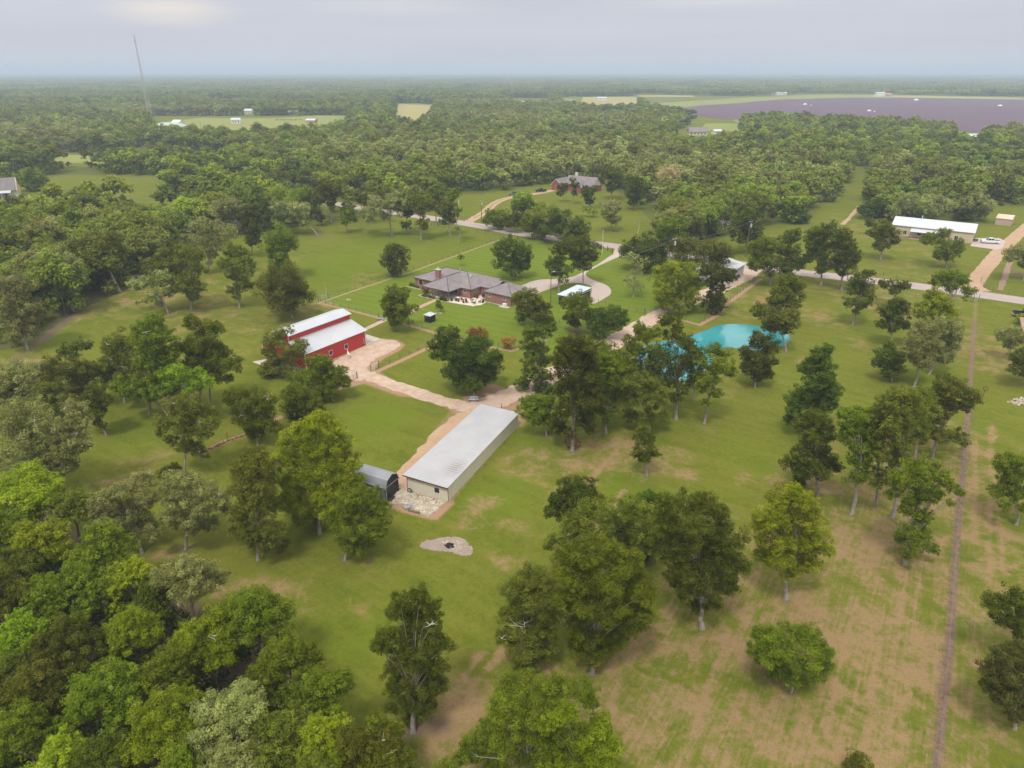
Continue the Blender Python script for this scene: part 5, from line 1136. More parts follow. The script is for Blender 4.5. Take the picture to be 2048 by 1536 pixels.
TREES = """
m|562 558|tall narrow dark tree stacked above the wider one on the upper left lawn|560 476 24 545 492 17 574 488 18 558 512 19 566 532 17 552 545 12|sub=10
o|586 636|rounded tree just left above the red barn, on the lawn|565 560 30 543 584 26 592 582 27 568 602 28 544 566 20 597 600 14|
d|790 554|compact dark tree on the fence behind the brick house|786 502 17 800 508 16 780 524 15 800 530 14 790 545 9|
m|801 662|tree with white dead limbs beside the path from the barn to the brick house|786 584 13 806 588 12 790 608 20 812 618 15 775 608 12 798 636 19 783 630 12|dead=5
k|949 793|big dark oak over the white bench at the track junction|898 676 20 878 702 19 920 712 26 962 716 27 986 718 16 934 748 28 970 744 23 905 746 18 950 692 18 950 772 14 868 690 9|
r|959 686|small reddish-green crape myrtle left of the other on the lawn fence|945 665 10 960 668 12 969 672 7|dens=.7
r|1018 698|smaller reddish crape myrtle right of the other on the lawn fence|1010 681 8 1022 682 9 1016 690 6|dens=.7
o|612 748|pale-trunked tree standing in front of the red barn's left end|546 678 16 575 662 10 536 702 13 582 706 20 604 690 12 530 742 14 562 738 20 592 762 15 545 768 13|dead=4,dens=.75
m|666 802|dense green tree below the red barn by the track|640 742 24 618 765 22 664 756 19 682 740 10 688 764 11 648 778 20 638 722 13 660 785 12|
m|575 838|low green tree between the barn trees and the bright big one|600 802 24 622 812 20 584 790 16 637 815 11 588 824 18|
m|516 892|dark round tree with a bare pale snag, left of the fence line|470 798 18 500 800 23 530 804 18 480 836 18 515 840 23 545 856 14 510 866 14 456 788 9|dead=4
m|878 625|tiny bright sapling in a stone ring on the house lawn|877 608 5 874 613 5 881 614 5 877 603 4|dens=.8,cat=sapling,name=sapling
b|921 532|tiny sapling on the lawn behind the brick house|918 515 4 924 517 4 921 511 3|dens=.8,cat=sapling,name=sapling
d|1024 558|round dark tree behind the garage of the brick house|1005 500 17 1026 492 17 1045 505 17 1008 526 16 1040 530 16 1025 542 11 1054 518 9|
m|1078 478|green bushy tree at the roadside above the house, left half of the pair|1065 442 18 1090 430 20 1082 460 17 1055 455 11|
d|1132 490|broad dark tree at the roadside above the house, right half of the pair|1110 455 22 1134 446 22 1155 460 18 1166 468 9 1140 474 11 1112 430 12|
d|1118 583|dark ragged tree left of the flag pole, by the curved drive|1136 490 16 1119 500 15 1110 528 14 1128 540 13 1108 545 9 1126 560 9 1099 530 9 1120 515 12|dens=.9,sub=10
d|1167 570|slim-trunked dark tree standing on the concrete drive loop|1158 490 18 1180 498 17 1166 515 19 1149 512 12 1188 516 8 1155 531 10 1172 532 10|trunk=.7
k|1290 542|large dark blue-green oak right of the entrance gate|1268 500 21 1294 488 20 1315 504 18 1296 516 22 1256 508 11 1280 526 14 1318 522 12|
g|1267 595|thin grey-green tree with bare top in the middle of the right house lawn|1262 516 12 1285 524 9 1275 542 12 1264 566 13 1253 560 8 1297 556 6 1282 574 8 1270 525 9|dens=.45,dead=6,sub=8
b|1348 624|large bright round tree between the gravel drive and the workshop|1335 545 21 1366 544 20 1386 560 16 1325 576 20 1356 578 24 1386 590 16 1330 602 17 1362 606 18 1381 604 11|
m|1338 522|tall thin grey-green tree with brown trunk left above the workshop|1338 452 18 1356 448 16 1324 468 12 1356 470 12|dens=.8
o|1376 540|olive tree at the left rear corner of the workshop|1360 495 17 1377 488 15 1392 500 13 1376 516 18 1360 532 10|
o|1432 558|olive tree crown spreading over the workshop roof|1404 503 12 1420 498 16 1441 500 17 1457 509 12 1424 520 10 1446 523 9 1405 520 8|dens=.85
d|1431 627|dark ragged tree standing in front of the workshop|1414 540 14 1436 545 19 1456 550 16 1470 556 8 1424 562 13 1440 575 13 1430 592 14 1418 606 14 1440 606 12 1430 618 11|
m|1540 570|green tree on the roadside right of the workshop|1516 502 19 1540 494 18 1524 521 19 1545 526 15 1508 530 11 1540 546 11|
d|1580 566|tall dark tree at the roadside, right neighbour of the green one by the workshop|1586 474 15 1570 480 11 1564 500 13 1585 516 20 1575 536 16 1600 532 9|
k|1203 676|round dark green tree at the turn of the gravel drive|1194 640 18 1214 630 17 1236 632 17 1246 642 9 1205 656 15 1231 650 13 1188 650 10|
o|1078 652|light olive oak at the garage end of the house|1040 600 15 1055 590 14 1071 600 14 1050 620 15 1085 614 13 1070 630 16 1096 636 10 1044 636 9|dead=3
m|1156 666|green tree in front of the black shed with blue roof|1150 600 16 1134 610 11 1165 605 13 1154 625 16 1140 636 11 1171 631 11 1150 646 9 1179 620 6|dead=2
d|1086 782|tall ragged dark tree left in the central group|1064 666 14 1086 664 14 1101 656 10 1054 690 12 1076 700 16 1060 720 14 1086 722 13 1060 748 16 1044 775 12 1076 770 16 1091 750 12 1096 790 11|sub=10
m|1093 872|small green tree by the far corner of the long shed|1066 806 16 1054 825 15 1086 815 16 1074 836 16 1096 840 12 1049 806 9 1100 800 10|
d|1145 902|tallest dark tree of the central group, over the red plant bed|1140 690 22 1165 690 19 1120 715 17 1178 716 20 1150 722 24 1130 752 22 1168 757 25 1140 790 24 1178 798 22 1124 822 16 1160 830 20 1180 860 10 1118 850 16 1140 866 10|
m|1212 867|tall tree just right of the tallest dark one in the central group|1200 712 20 1224 730 18 1200 745 20 1230 762 18 1208 790 20 1236 780 14 1200 816 14 1221 826 13 1214 842 8 1190 770 14|
m|1270 782|leafy tree at the left tip of the turquoise pond|1280 655 11 1258 679 10 1290 670 15 1311 665 11 1264 700 14 1286 706 11 1275 730 13 1290 746 9 1259 750 12|dens=.85
d|1352 840|tall tree standing in front of the pond's left arm|1334 640 14 1351 634 12 1356 656 10 1340 671 13 1366 680 14 1340 702 17 1372 710 17 1330 726 15 1360 741 20 1386 746 11 1340 762 13 1366 776 15 1350 796 10|sub=10,dens=.8
m|1409 848|slender tree in front of the pond, right of the tall one|1426 700 14 1450 705 12 1404 722 12 1440 730 18 1460 745 10 1420 755 18 1404 776 12 1431 786 11 1410 806 8 1395 752 8|sub=10
o|1299 866|spreading tree left of the tall pond trees|1270 770 19 1290 792 21 1311 802 17 1258 802 15 1330 832 9 1300 832 16 1264 832 13 1286 760 15 1312 776 15|
m|1294 952|small slim tree alone on the grass below the central group|1286 860 10 1279 878 12 1300 880 11 1290 900 15 1310 908 8 1271 908 9 1288 916 10|
d|1510 776|dark tree at the right tip of the pond's near shore|1520 680 16 1541 690 14 1499 705 14 1530 716 19 1504 736 16 1489 736 9 1531 746 13 1515 756 9|
m|1592 652|leafy upper tree of the pair right of the pond, nearer the road|1575 565 16 1596 571 11 1560 586 16 1580 590 18 1561 610 17 1590 611 11 1546 600 9|
o|1572 704|tree leaning over the right end of the pond|1514 620 12 1530 624 15 1560 634 18 1584 646 12 1540 651 14 1570 660 12 1552 640 12 1590 628 10|dead=2
d|1636 868|tall dark evergreen column right of centre|1655 700 10 1640 710 14 1624 730 15 1650 732 15 1609 736 10 1630 756 20 1651 756 15 1620 786 23 1655 786 20 1640 806 21 1598 802 19 1661 812 11 1589 822 13 1580 842 11 1612 828 16|sub=16,cls=k
d|1636 992|dark tree with layered limbs in front of the evergreen column|1620 840 18 1641 845 17 1599 850 11 1625 870 19 1656 870 15 1630 896 21 1600 908 17 1574 926 13 1650 920 20 1676 936 9 1610 936 20 1640 946 15 1598 962 11|
m|1703 1030|leaning-trunk tree in the right group, lower middle|1690 826 13 1720 830 16 1700 851 16 1689 871 14 1731 861 17 1715 891 18 1741 886 13 1704 916 12 1725 926 16 1750 906 11 1715 955 13 1736 950 9 1690 960 8|
d|1705 650|slim two-tier tree on the open right pasture|1716 560 14 1735 550 10 1746 545 6 1704 580 11 1730 576 15 1699 606 11 1726 606 12 1741 596 8 1710 621 8|sub=10
d|1642 570|dark tree on the roadside fence, left of the right pair|1635 476 19 1660 461 17 1625 496 13 1646 501 19 1619 516 11 1650 526 14 1640 541 9|
d|1683 580|dark tree on the roadside fence, right of the right pair|1680 481 17 1696 491 15 1706 511 13 1680 511 18 1696 526 16 1669 531 12 1685 546 9 1690 466 10|
d|1787 612|flat-topped dark tree just below the road at right|1769 570 9 1790 570 10 1806 573 10 1788 584 8 1762 566 5|trunk=.7
d|1777 694|dark tree on the right pasture below the flat-topped one|1795 605 11 1806 615 11 1775 624 14 1796 636 16 1764 646 10 1786 656 11 1810 651 9|
d|1783 762|cone-shaped small dark tree on the right pasture|1778 691 9 1770 706 14 1796 716 14 1755 726 10 1780 731 16 1800 741 9 1775 746 9|
b|1868 696|bright yellow-green leafy tree near the top of the right fence|1870 590 12 1860 605 16 1885 605 14 1850 625 16 1880 630 17 1901 626 11 1865 646 14|sub=18
g|1828 774|grey-green tree left of the bright yellow-green one's foot|1850 662 18 1830 681 16 1835 716 16 1809 701 9 1850 731 11 1861 690 15|
g|1858 750|grey-green spreading tree right in front of the bright yellow-green one|1880 651 18 1905 656 15 1888 690 18 1901 680 16 1885 711 16 1912 668 9|
o|1865 918|broad tree overhanging the long right fence|1890 771 21 1920 781 19 1940 796 15 1869 791 17 1901 806 19 1930 811 13 1880 831 18 1850 861 17 1880 871 16 1915 871 13 1930 886 8 1840 880 14 1850 830 16|
o|1785 1036|large olive-toned tree in the middle of the right group|1775 801 18 1800 791 16 1760 821 16 1795 821 19 1826 801 16 1780 851 19 1811 851 18 1770 881 17 1801 886 19 1759 911 14 1790 916 17 1760 946 13 1754 970 9 1780 960 15 1840 830 14|
m|1810 1130|tall tree with drooping tiers, front of the right group|1830 941 21 1860 931 17 1800 956 17 1850 961 21 1880 956 15 1901 971 13 1921 986 9 1830 986 23 1866 991 17 1789 986 14 1901 1006 7 1820 1016 17 1846 1031 16 1815 1061 17 1841 1066 18 1861 1096 12 1830 1096 16 1876 1106 7 1799 1076 9 1812 1109 9|
m|2032 1050|tree cut by the right edge, beyond the long fence, half way down|2010 926 19 2036 921 17 2020 956 19 1994 981 15 2030 986 19 2009 1011 11 2046 1016 10 2060 950 20|
d|2046 1330|upper dark tree at the right edge near the bottom|1990 1206 19 2020 1196 21 2046 1201 19 2000 1236 17 2030 1241 20 2047 1266 15 2075 1220 26|dead=2
p|2030 1458|purplish dark tree at the lower right edge|2040 1301 19 2010 1311 19 1985 1341 21 2020 1351 27 2052 1341 25 1979 1371 15 2010 1391 27 2046 1401 28 2030 1431 15 2080 1370 35|
b|1572 1200|bright green full-crowned tree, lower centre right|1590 986 18 1560 1001 20 1611 1001 18 1540 1031 23 1581 1031 29 1621 1036 23 1519 1051 15 1550 1076 29 1601 1081 31 1641 1081 21 1656 1101 11 1560 1116 24 1611 1126 20 1580 1146 15 1529 1111 17 1636 1131 11|sub=16
d|1405 1257|huge dark tree in the lower centre right, left of the bright one|1340 1011 23 1376 1006 21 1411 1011 21 1441 1026 17 1330 1046 25 1370 1061 34 1421 1061 34 1461 1081 27 1341 1101 27 1391 1111 34 1441 1121 32 1476 1131 21 1360 1151 25 1411 1166 30 1451 1171 21 1400 1206 21 1430 1206 13 1370 1186 15|
k|1130 1135|dark bushy tree topping the lower central cluster|1140 976 19 1171 976 19 1119 996 17 1161 1001 25 1191 996 13 1109 1021 17 1141 1026 19 1099 1031 8 1145 1060 15|
o|1216 1202|olive tree in the middle of the lower central cluster|1180 1021 23 1216 1026 25 1256 1016 23 1286 1026 19 1150 1051 23 1191 1066 28 1236 1061 30 1281 1061 23 1301 1051 10 1119 1076 19 1099 1090 11 1150 1096 19 1251 1096 24 1291 1096 15 1120 1115 14|
m|1183 1347|big fresh-green tree in front of the lower central cluster|1140 1116 23 1181 1106 26 1221 1111 28 1261 1126 23 1150 1151 30 1201 1161 37 1251 1166 34 1286 1191 23 1160 1201 30 1211 1216 37 1261 1231 32 1291 1231 13 1170 1261 30 1221 1271 30 1170 1301 22 1201 1301 20 1181 1321 13 1150 1290 15|
o|1062 1342|dull olive tree on the left flank of the lower central cluster|1060 1161 25 1091 1156 23 1030 1181 23 1070 1201 32 1110 1191 21 1019 1226 23 1060 1251 32 1101 1241 25 1009 1271 17 1050 1301 27 1086 1296 22 1040 1326 13 1070 1326 11|dead=4
d|826 1464|lone tall dark tree with white dead limbs at bottom centre|840 1191 18 800 1201 20 861 1211 17 789 1226 17 831 1236 28 866 1241 17 774 1281 22 820 1281 28 866 1281 22 896 1291 14 754 1295 10 800 1321 25 851 1326 28 886 1331 14 790 1366 22 836 1371 26 871 1371 20 800 1406 22 846 1411 22 825 1436 15|dead=5
m|1582 1386|wide low tree alone on the dry grass at lower right|1530 1271 21 1570 1266 22 1611 1271 21 1509 1301 15 1550 1306 28 1601 1311 30 1641 1301 18 1655 1331 12 1560 1341 20 1611 1346 22 1636 1351 12 1585 1361 13 1520 1321 9|trunk=.8
m|1080 1610|green tree mass at the bottom edge left of the yellow-green one|1020 1381 28 1060 1376 28 1111 1376 25 1160 1381 26 1181 1401 14 1000 1421 23 1050 1431 34 1101 1431 30 979 1451 21 1020 1481 30 959 1491 25 929 1511 20 990 1531 28 1050 1511 28 1090 1490 26|
y|1152 1640|yellow-green feathery tree at the bottom edge near the centre|1110 1411 14 1130 1431 22 1094 1451 16 1150 1471 29 1200 1451 20 1109 1491 24 1201 1501 31 1226 1491 16 1150 1521 30 1100 1531 20 1211 1536 24 1170 1560 30|sub=18
o|1718 1552|faint low bush at the bottom edge on the dry grass|1712 1520 16 1730 1530 13 1700 1532 10|dens=.5,cat=bush,name=bush
o|517 1120|olive tree left of the big bright-green one|510 916 21 480 931 17 540 931 17 500 956 25 531 966 23 479 981 19 511 1001 25 546 1011 17 480 1026 19 515 1046 25 551 1061 17 571 1086 10 499 1076 19 535 1091 18 560 1100 8 469 1061 11|
b|640 1068|very large bright-green tree left of the small grey shed|640 840 18 610 861 21 670 856 15 579 881 19 630 886 27 681 886 21 569 921 23 615 926 31 666 926 29 700 926 18 590 966 29 641 971 34 691 971 26 716 956 10 569 1001 21 611 1016 29 661 1011 26 600 1041 16 641 1041 15|sub=18
m|690 1121|round green tree in front of the small grey shed|720 991 19 750 986 13 690 1011 19 725 1021 27 761 1016 17 771 1041 11 680 1046 21 720 1056 27 756 1061 17 690 1081 18 721 1091 16 700 1101 9 741 1086 9|
g|285 1107|pale sage oak with dark leaning trunk, left of the other leaning one|290 961 19 264 981 21 234 991 20 199 1001 17 189 1021 14 230 1021 23 271 1016 23 301 1001 18 214 1046 17 255 1051 23 291 1051 20 311 1066 15|dead=4
g|372 1099|sage oak with pale leaning trunk right of the dark-trunked one|345 961 17 380 966 19 411 976 18 335 991 18 370 996 25 406 1011 21 441 1001 18 451 1021 12 345 1031 22 381 1036 24 415 1046 16 385 1061 12|dead=4
g|98 988|ghostly grey-green oak with bare white top at the left edge|30 821 23 71 816 21 9 851 21 50 856 29 86 851 18 29 891 27 71 901 25 19 931 23 61 941 25 91 931 18|dead=7,dens=.7
g|118 986|grey-green oak right beside the ghostly left-edge one|150 821 18 166 841 15 140 851 21 114 871 21 150 881 21 129 901 21 171 891 11 109 921 18 140 931 14 115 951 12|dead=4
d|213 871|dark ragged tree with thin trunk on the left lawn|190 791 17 200 816 15 189 841 11 206 851 8 178 802 13 212 800 10|
o|250 806|olive oak at the left of the big left-centre group|225 691 18 256 681 20 224 726 19 260 716 22 230 756 20 266 751 22 209 741 11|dead=4
m|300 832|green oak in the middle of the big left-centre group|290 651 18 311 641 14 300 681 23 331 671 17 310 716 23 285 721 18 341 711 17 320 751 20 290 761 18 351 746 14|dead=4
m|396 822|wide green oak at the right of the big left-centre group|385 646 13 401 661 17 431 656 12 446 661 6 370 691 17 411 691 21 400 726 23 441 726 19 466 726 13 476 741 7 430 756 14 389 766 16 456 756 9|dead=4
y|402 852|yellowish low crown in front of the left-centre group|330 748 14 352 742 13 372 752 14 395 750 13 415 765 11 345 768 12 385 774 13|dead=3,dens=.75
o|370 956|olive tree with forked white trunk on the left fence line|350 811 17 381 811 20 411 826 16 329 846 16 365 851 22 401 861 18 426 846 11 319 866 9 370 891 16 396 901 14 411 911 7 345 881 11|dead=5,trunk=.8
d|345 957|dark little bush at the foot of the forked white trunk|330 946 10 350 936 10 342 940 9|cat=bush,name=bush
d|152 762|small dark treetop standing apart above the left-edge sage trees|130 701 12 155 691 13 176 691 8 145 711 10|
g|60 806|sage tree at the left edge below the pasture|30 746 21 71 746 18 19 776 18 60 781 22|dead=3
o|135 815|olive-sage tree beside the left-edge sage one|110 731 18 141 736 21 176 746 18 99 766 20 150 776 22 186 776 14|dead=3
o|383 620|tall olive tree on the upper left lawn with grey base|330 511 17 361 501 18 386 511 17 300 531 16 350 536 21 386 546 19 375 571 19 401 576 11 385 591 11|
g|337 628|umbrella-shaped sage tree in front of the tall olive one|330 556 15 300 561 15 274 571 13 356 571 13 340 586 11 309 591 13 289 601 6 320 606 8 274 604 5|dead=4
o|479 616|slim layered olive tree on the upper left lawn|465 501 15 491 506 13 449 526 13 480 526 17 506 531 7 490 551 13 464 546 13 480 571 15 459 581 8 501 571 8 475 591 8|
s|417 547|pale half-dead lichen-grey tree on the upper left lawn|400 451 16 431 456 17 456 466 14 410 481 16 440 486 15 399 501 13 425 506 11 471 471 6 418 526 6|dead=10,dens=.7,cls=g
d|503 512|dark oval tree right of the pale half-dead one|500 426 15 490 441 16 516 441 12 500 461 16 505 481 12 516 466 8|
o|240 584|tree with tall bare leaning grey trunk at the left wood edge|190 486 20 216 491 20 159 491 15 205 521 20 175 516 19 231 506 11 225 471 11|dead=3,trunk=1.3
g|147 622|oak with twisted trunk at the left wood edge|89 526 19 115 521 21 141 531 17 74 541 13 100 551 20 131 561 20 156 556 13 120 581 14 151 581 10|dead=5
g|56 700|sage oak at the far left wood edge above the pasture corner|25 571 21 51 576 17 19 601 21 55 611 19 71 631 14 19 641 19 50 651 20 66 666 9 30 681 11|dead=3
g|635 471|sage oak lying over on a long leaning trunk at the top of the left lawn|555 416 15 580 421 19 601 421 16 574 441 13 606 441 10 560 441 12|
o|663 446|tall white-trunked tree at the top of the left lawn|650 371 14 666 386 14 640 386 12 676 376 11 660 401 10 645 400 9|
m|694 466|small green tree right of the tall white-trunked one|694 426 11 705 436 9 689 441 9|
g|785 472|big spreading pale oak with curved trunk on the upper lawn|735 426 13 755 416 15 749 401 11 775 406 15 796 411 15 790 391 13 816 406 13 769 431 10 739 436 9 801 430 7|dead=4
k|813 467|dark upright tree touching the spreading pale oak|810 401 14 826 396 12 815 426 10 812 449 9|
o|842 480|narrow olive tree right of the dark upright one|830 401 13 851 406 13 840 421 11 845 446 11 849 455 7|
o|901 472|ragged tree by the road left of the lane mouth|895 411 13 884 421 12 906 426 12 890 441 10 906 441 8|dead=2
m|917 487|thin leaning tree with a leafless stem by the road|905 393 10 913 384 8 917 420 6 914 457 4|trunk=.7
d|640 452|dark little tree behind the tall white trunk|635 401 11 629 421 12 641 436 8|
d|556 467|dark tree at the left of the lawn's top edge|545 401 14 529 411 14 550 431 12 545 451 8|
m|1761 520|round tree in a mulch ring on the neighbour's lawn, left one|1765 456 15 1780 466 14 1749 466 11 1769 486 15 1790 481 9 1758 491 9|
m|1892 535|flat spreading tree in a mulch ring on the neighbour's lawn, right one|1855 479 11 1875 476 13 1890 466 9 1880 496 14 1911 491 13 1900 511 13 1921 501 7 1875 511 9|
k|1737 470|tiny round tree left of the long cream house|1740 446 8 1735 439 7|
m|1896 648|airy tree with dangling clumps crossing the road at right|1885 556 13 1905 551 11 1926 561 11 1899 571 14 1936 581 10 1951 581 6 1869 566 8 1931 597 7|dens=.8
g|2046 562|spreading tree cut by the right edge above the road|2025 506 12 2046 501 14 2019 516 9 2046 526 13 2075 510 20|
g|2019 720|grey-green tree in front of the tan roof corner|2010 671 13 2031 666 12 2020 691 10 2046 681 10|dead=2
d|2049 772|dark tree at the right edge under the grey-green one|2040 716 16 2030 736 12 2050 746 11 2070 730 16|
b|2045 650|bright clipped bush beside the dark pickup|2043 637 9 2050 640 8|cat=bush,name=bush
k|1745 437|dark tree left in the row behind the long cream house|1730 421 11 1750 411 13 1765 406 12 1745 430 9|
g|1822 444|sage tree in the middle of the row behind the long cream house|1795 426 16 1815 406 18 1841 411 19 1830 426 16|
g|1872 446|grey-green tree right of the sage one behind the long cream house|1870 406 15 1893 411 13 1860 426 13 1882 425 10|
g|1949 442|round grey-green tree between the long cream house and the tan shed|1930 411 14 1950 401 15 1970 411 14 1940 426 11 1965 426 9|
d|1492 507|dark tree around the tall utility pole at the wood edge|1490 431 16 1475 451 16 1500 456 18 1485 476 16 1510 471 14 1464 461 9|dead=3
k|1604 446|dark fir-like bush standing out in the grass lane|1600 431 13 1611 435 10 1594 436 9|cat=bush,name=bush
d|1127 404|small round tree left in front of the red brick house|1125 376 11 1134 370 8 1121 386 8|trunk=.6,k=.85
d|1147 408|small round tree right in front of the red brick house|1150 371 10 1145 361 9 1148 386 8|trunk=.6,k=.85
k|1179 417|dense dark green tree hiding the right part of the red brick house|1175 386 13 1185 380 11 1180 401 11 1170 373 6|k=.85
b|1188 434|bright bush below the dense dark green tree|1183 421 9 1190 425 7 1171 416 7|cat=bush,name=bush,k=.85
g|1223 462|grey feathery tree on the lawn across the road|1215 421 14 1230 416 13 1225 436 13|dead=3
d|1222 400|dark tree with mossy trunk right of the red brick house|1225 350 14 1214 345 12 1236 355 11 1222 376 9|
d|1268 420|upright dark tree at the right side of the brick-house lawn|1265 366 14 1275 370 13 1268 390 14 1265 405 8|
m|1002 460|roadside thicket, left clump by the lane mouth|984 431 12 1003 436 14 975 441 9 1000 450 10|cat=bush,name=bush
d|1035 466|roadside thicket, right clump nearer the two-tree group|1022 441 13 1040 446 11 1046 411 11 1035 425 11 1048 436 10|cat=bush,name=bush
m|338 838|low leafy skirt tree filling the lower middle of the left-centre group|262 782 18 292 790 18 322 782 18 346 778 15 240 770 15 305 765 17|
d|425 812|dark low tree behind the right of the left-centre group|420 700 17 446 705 14 392 706 16 430 730 14 402 742 15|
g|20 812|pale sage crown low at the left edge beside the two sage trees|12 770 18 36 788 15 5 795 16|
o|96 842|olive crown between the left-edge sage tree and the dark ragged one|92 785 18 118 792 16 140 802 15 104 810 14 72 800 14|
d|1172 830|dark filler tree deep in the central group|1190 700 18 1215 706 17 1172 735 20 1200 770 18 1232 735 16 1165 775 18|
o|1252 800|olive tree between the central group and the pond tip|1240 715 15 1256 735 15 1240 760 16 1262 775 12 1228 780 13|
m|1322 800|leafy tree hiding the lower left arm of the pond|1310 702 14 1322 722 15 1308 742 14 1326 758 13 1300 722 11|dens=.8
d|1386 800|dark tree in the row before the pond, between the two slender ones|1380 690 12 1392 706 13 1376 728 12 1394 742 11 1384 764 11|dens=.8
d|1752 1010|dark tree hidden behind the middle of the right group|1745 850 17 1770 842 16 1742 880 16 1762 872 16 1748 905 14|
o|1822 965|olive tree linking the two halves of the right group|1830 790 16 1852 800 16 1836 830 18 1860 820 15 1842 855 15 1826 870 14|
k|1300 1120|dark tree wedged between the two biggest lower central trees|1300 1000 18 1316 1040 20 1300 1075 20 1322 1100 18 1290 1110 16|
g|470 470|sage crown at the upper end of the left pasture|440 420 16 462 412 16 484 420 14 452 436 14|dead=3
m|610 440|mid-green crown along the top edge of the left pasture|590 395 14 612 388 14 630 396 12 604 408 12|
o|742 448|olive crown behind the big spreading pale oak|722 392 13 742 386 13 760 392 11 732 406 11|
d|872 452|dark crown between the upper lawn and the road|862 398 12 880 392 12 870 414 11 888 408 9|
s|1275 372|large bleached leafless tree above the brick-house lawn|1262 330 13 1280 325 12 1290 340 9 1270 345 10|bare=1
s|1341 395|pale grey thinly-leaved tree at the wood edge|1335 350 15 1350 345 14 1345 370 14 1330 372 9|dens=.5,dead=6
s|1440 335|leafless twiggy tree deep in the right woods|1435 310 8 1445 308 7 1438 320 6|bare=1
s|1276 475|bare forked white tree at the roadside|1270 445 11 1282 440 9 1290 455 5|bare=1,trunk=.7
s|1302 478|bare little forked tree right of the other at the roadside|1300 455 7 1308 448 6|bare=1,trunk=.7
s|842 405|tall bleached dead tree leaning over the upper wood edge|830 365 9 845 350 9 850 372 7|bare=1
r|963 300|reddish-brown dying tree in the upper woods|955 278 9 966 276 8 960 286 7|
m|62 382|round dense green tree beside the tan stone house|45 357 14 65 350 15 82 358 13 58 368 12 78 368 9|
"""
def run_trees():
    for ln in TREES.strip().split('\n'):
        cls, b, label, lob, opt = ln.split('|'); bx, by = map(float, b.split()); kw = {}
        for o in opt.split(','):
            if not o: continue
            k, v = o.split('='); kw[k] = v if k in ('cat', 'name', 'cls') else (int(v) if k in ('dead', 'sub') else bool(int(v)) if k == 'bare' else float(v))
        cls = kw.pop('cls', cls)
        if cls == 's' or kw.get('bare'): kw['bark'] = 'dead_wood'
        tree_px(cls, bx, by, label, [float(v) for v in lob.split()], **kw)
run_trees()
for (t, lob, cls) in LATE: mesh_obj('foliage', leaves_mesh(lob, .16, .9, RNG, 8), LEAF[cls], t)
def shrub(u, v, r, cls, label, n=3, frame=hp):
    q = frame(u, v); rg = np.random.default_rng(int(abs(u*97+v*13))); t = empty('shrub', q, 0, label, 'shrub', 'shrubs round the brick house')
    L = [(rg.uniform(-.6, .6)*r, rg.uniform(-.5, .5)*r, r*.55, r*rg.uniform(.6, .8)) for k in range(n)]
    mesh_obj('foliage', leaves_mesh(L, .22, .9, rg, 10), LEAF[cls], t); MB().tube((0,0,0), (0,0,r*.6), .05, .03, 5).build('stem', MT['bark_dark'], t)
for a in ((-.3,-.5,.9,'k','dark shrub at the far left corner of the brick house'),(1.2,-.7,.7,'k','low shrub second from the left house corner'),(2.6,-.9,.6,'m','low shrub under the big left window'),(5.2,-1.1,1.0,'r','brownish shrub between the left window and the porch'),
          (7.5,-3.4,1.2,'r','brownish bare-looking shrub at the left porch corner'),(9.4,-5.6,.8,'k','first dark hedge shrub along the porch front'),(10.7,-5.7,.85,'m','second hedge shrub along the porch front'),(12.0,-5.7,.85,'k','third hedge shrub along the porch front'),
          (13.2,-5.6,.7,'m','hedge shrub just left of the porch steps'),(15.4,-5.6,.9,'k','dark shrub right of the porch steps'),(16.3,-4.9,1.2,'o','tall olive shrub against the right porch post'),(17.3,-5.5,.8,'k','shrub at the right end of the porch bed'),
          (21.6,2.4,.9,'b','bright shrub in the patio corner by the brick wall'),(28.2,11.4,.9,'r','reddish shrub behind the garage')): shrub(*a)

# ---- dense wood in the lower left: each crown is its own tree
def lib_lobes(rg, H, Rc, n, low=.42, tall=1.0):
    L = []
    for k in range(n):
        a = 2*PI*(k/n)*2.4+rg.uniform(-.4, .4); q = math.sqrt((k+.5)/n)*Rc*.68
        z = H*(low+(1-low)*.55)+(H*(1-low)*.34)*(1-(q/Rc)**2*1.6)*tall+rg.normal()*H*.05
        L.append((q*math.cos(a), q*math.sin(a), z, Rc*rg.uniform(.34, .5)))
    return L
KIND = {'d': 'dark green', 'm': 'mid-green', 'b': 'bright green', 'y': 'yellow-green', 'o': 'olive', 'g': 'sage-grey', 'k': 'deep green'}
def wood_tree(cx, cy, rpx, cls, zc=7.0, seed=0, label=None, dead=0):
    C_ = at(cx, cy, zc); d = dep(C_.x, C_.y, zc); Rc = rpx*d/F*1.22; rg = np.random.default_rng(seed+int(cx*3+cy*7)); H = zc+Rc*.62
    L = lib_lobes(rg, H, Rc, int(7+Rc*1.1), .3)
    for k in range(4):
        a = rg.uniform(0, 6.28); q = Rc*rg.uniform(.65, 1.05); L.append((q*math.cos(a), q*math.sin(a), H*rg.uniform(.45, .85), Rc*rg.uniform(.28, .42)))
    a = rg.uniform(0, 6.28); L.append((Rc*.3*math.cos(a), Rc*.3*math.sin(a), H*.98, Rc*.42))
    t = empty('tree', (C_.x, C_.y, 0), 0, label, 'tree')
    tr, dd = limbs(L, H, rg,   .16+.01*Rc, .35, dead=dead); tr.build('trunk', MT['bark_dark'], t)
    if dd: dd.build('dead_branch', MT['dead_wood'], t)
    me = leaves_mesh(L, LEAFPX*1.1*d/F, .95, rg, 16 if cls in 'by' else 12); mesh_obj('crown', me, LEAF[cls], t)
    return t
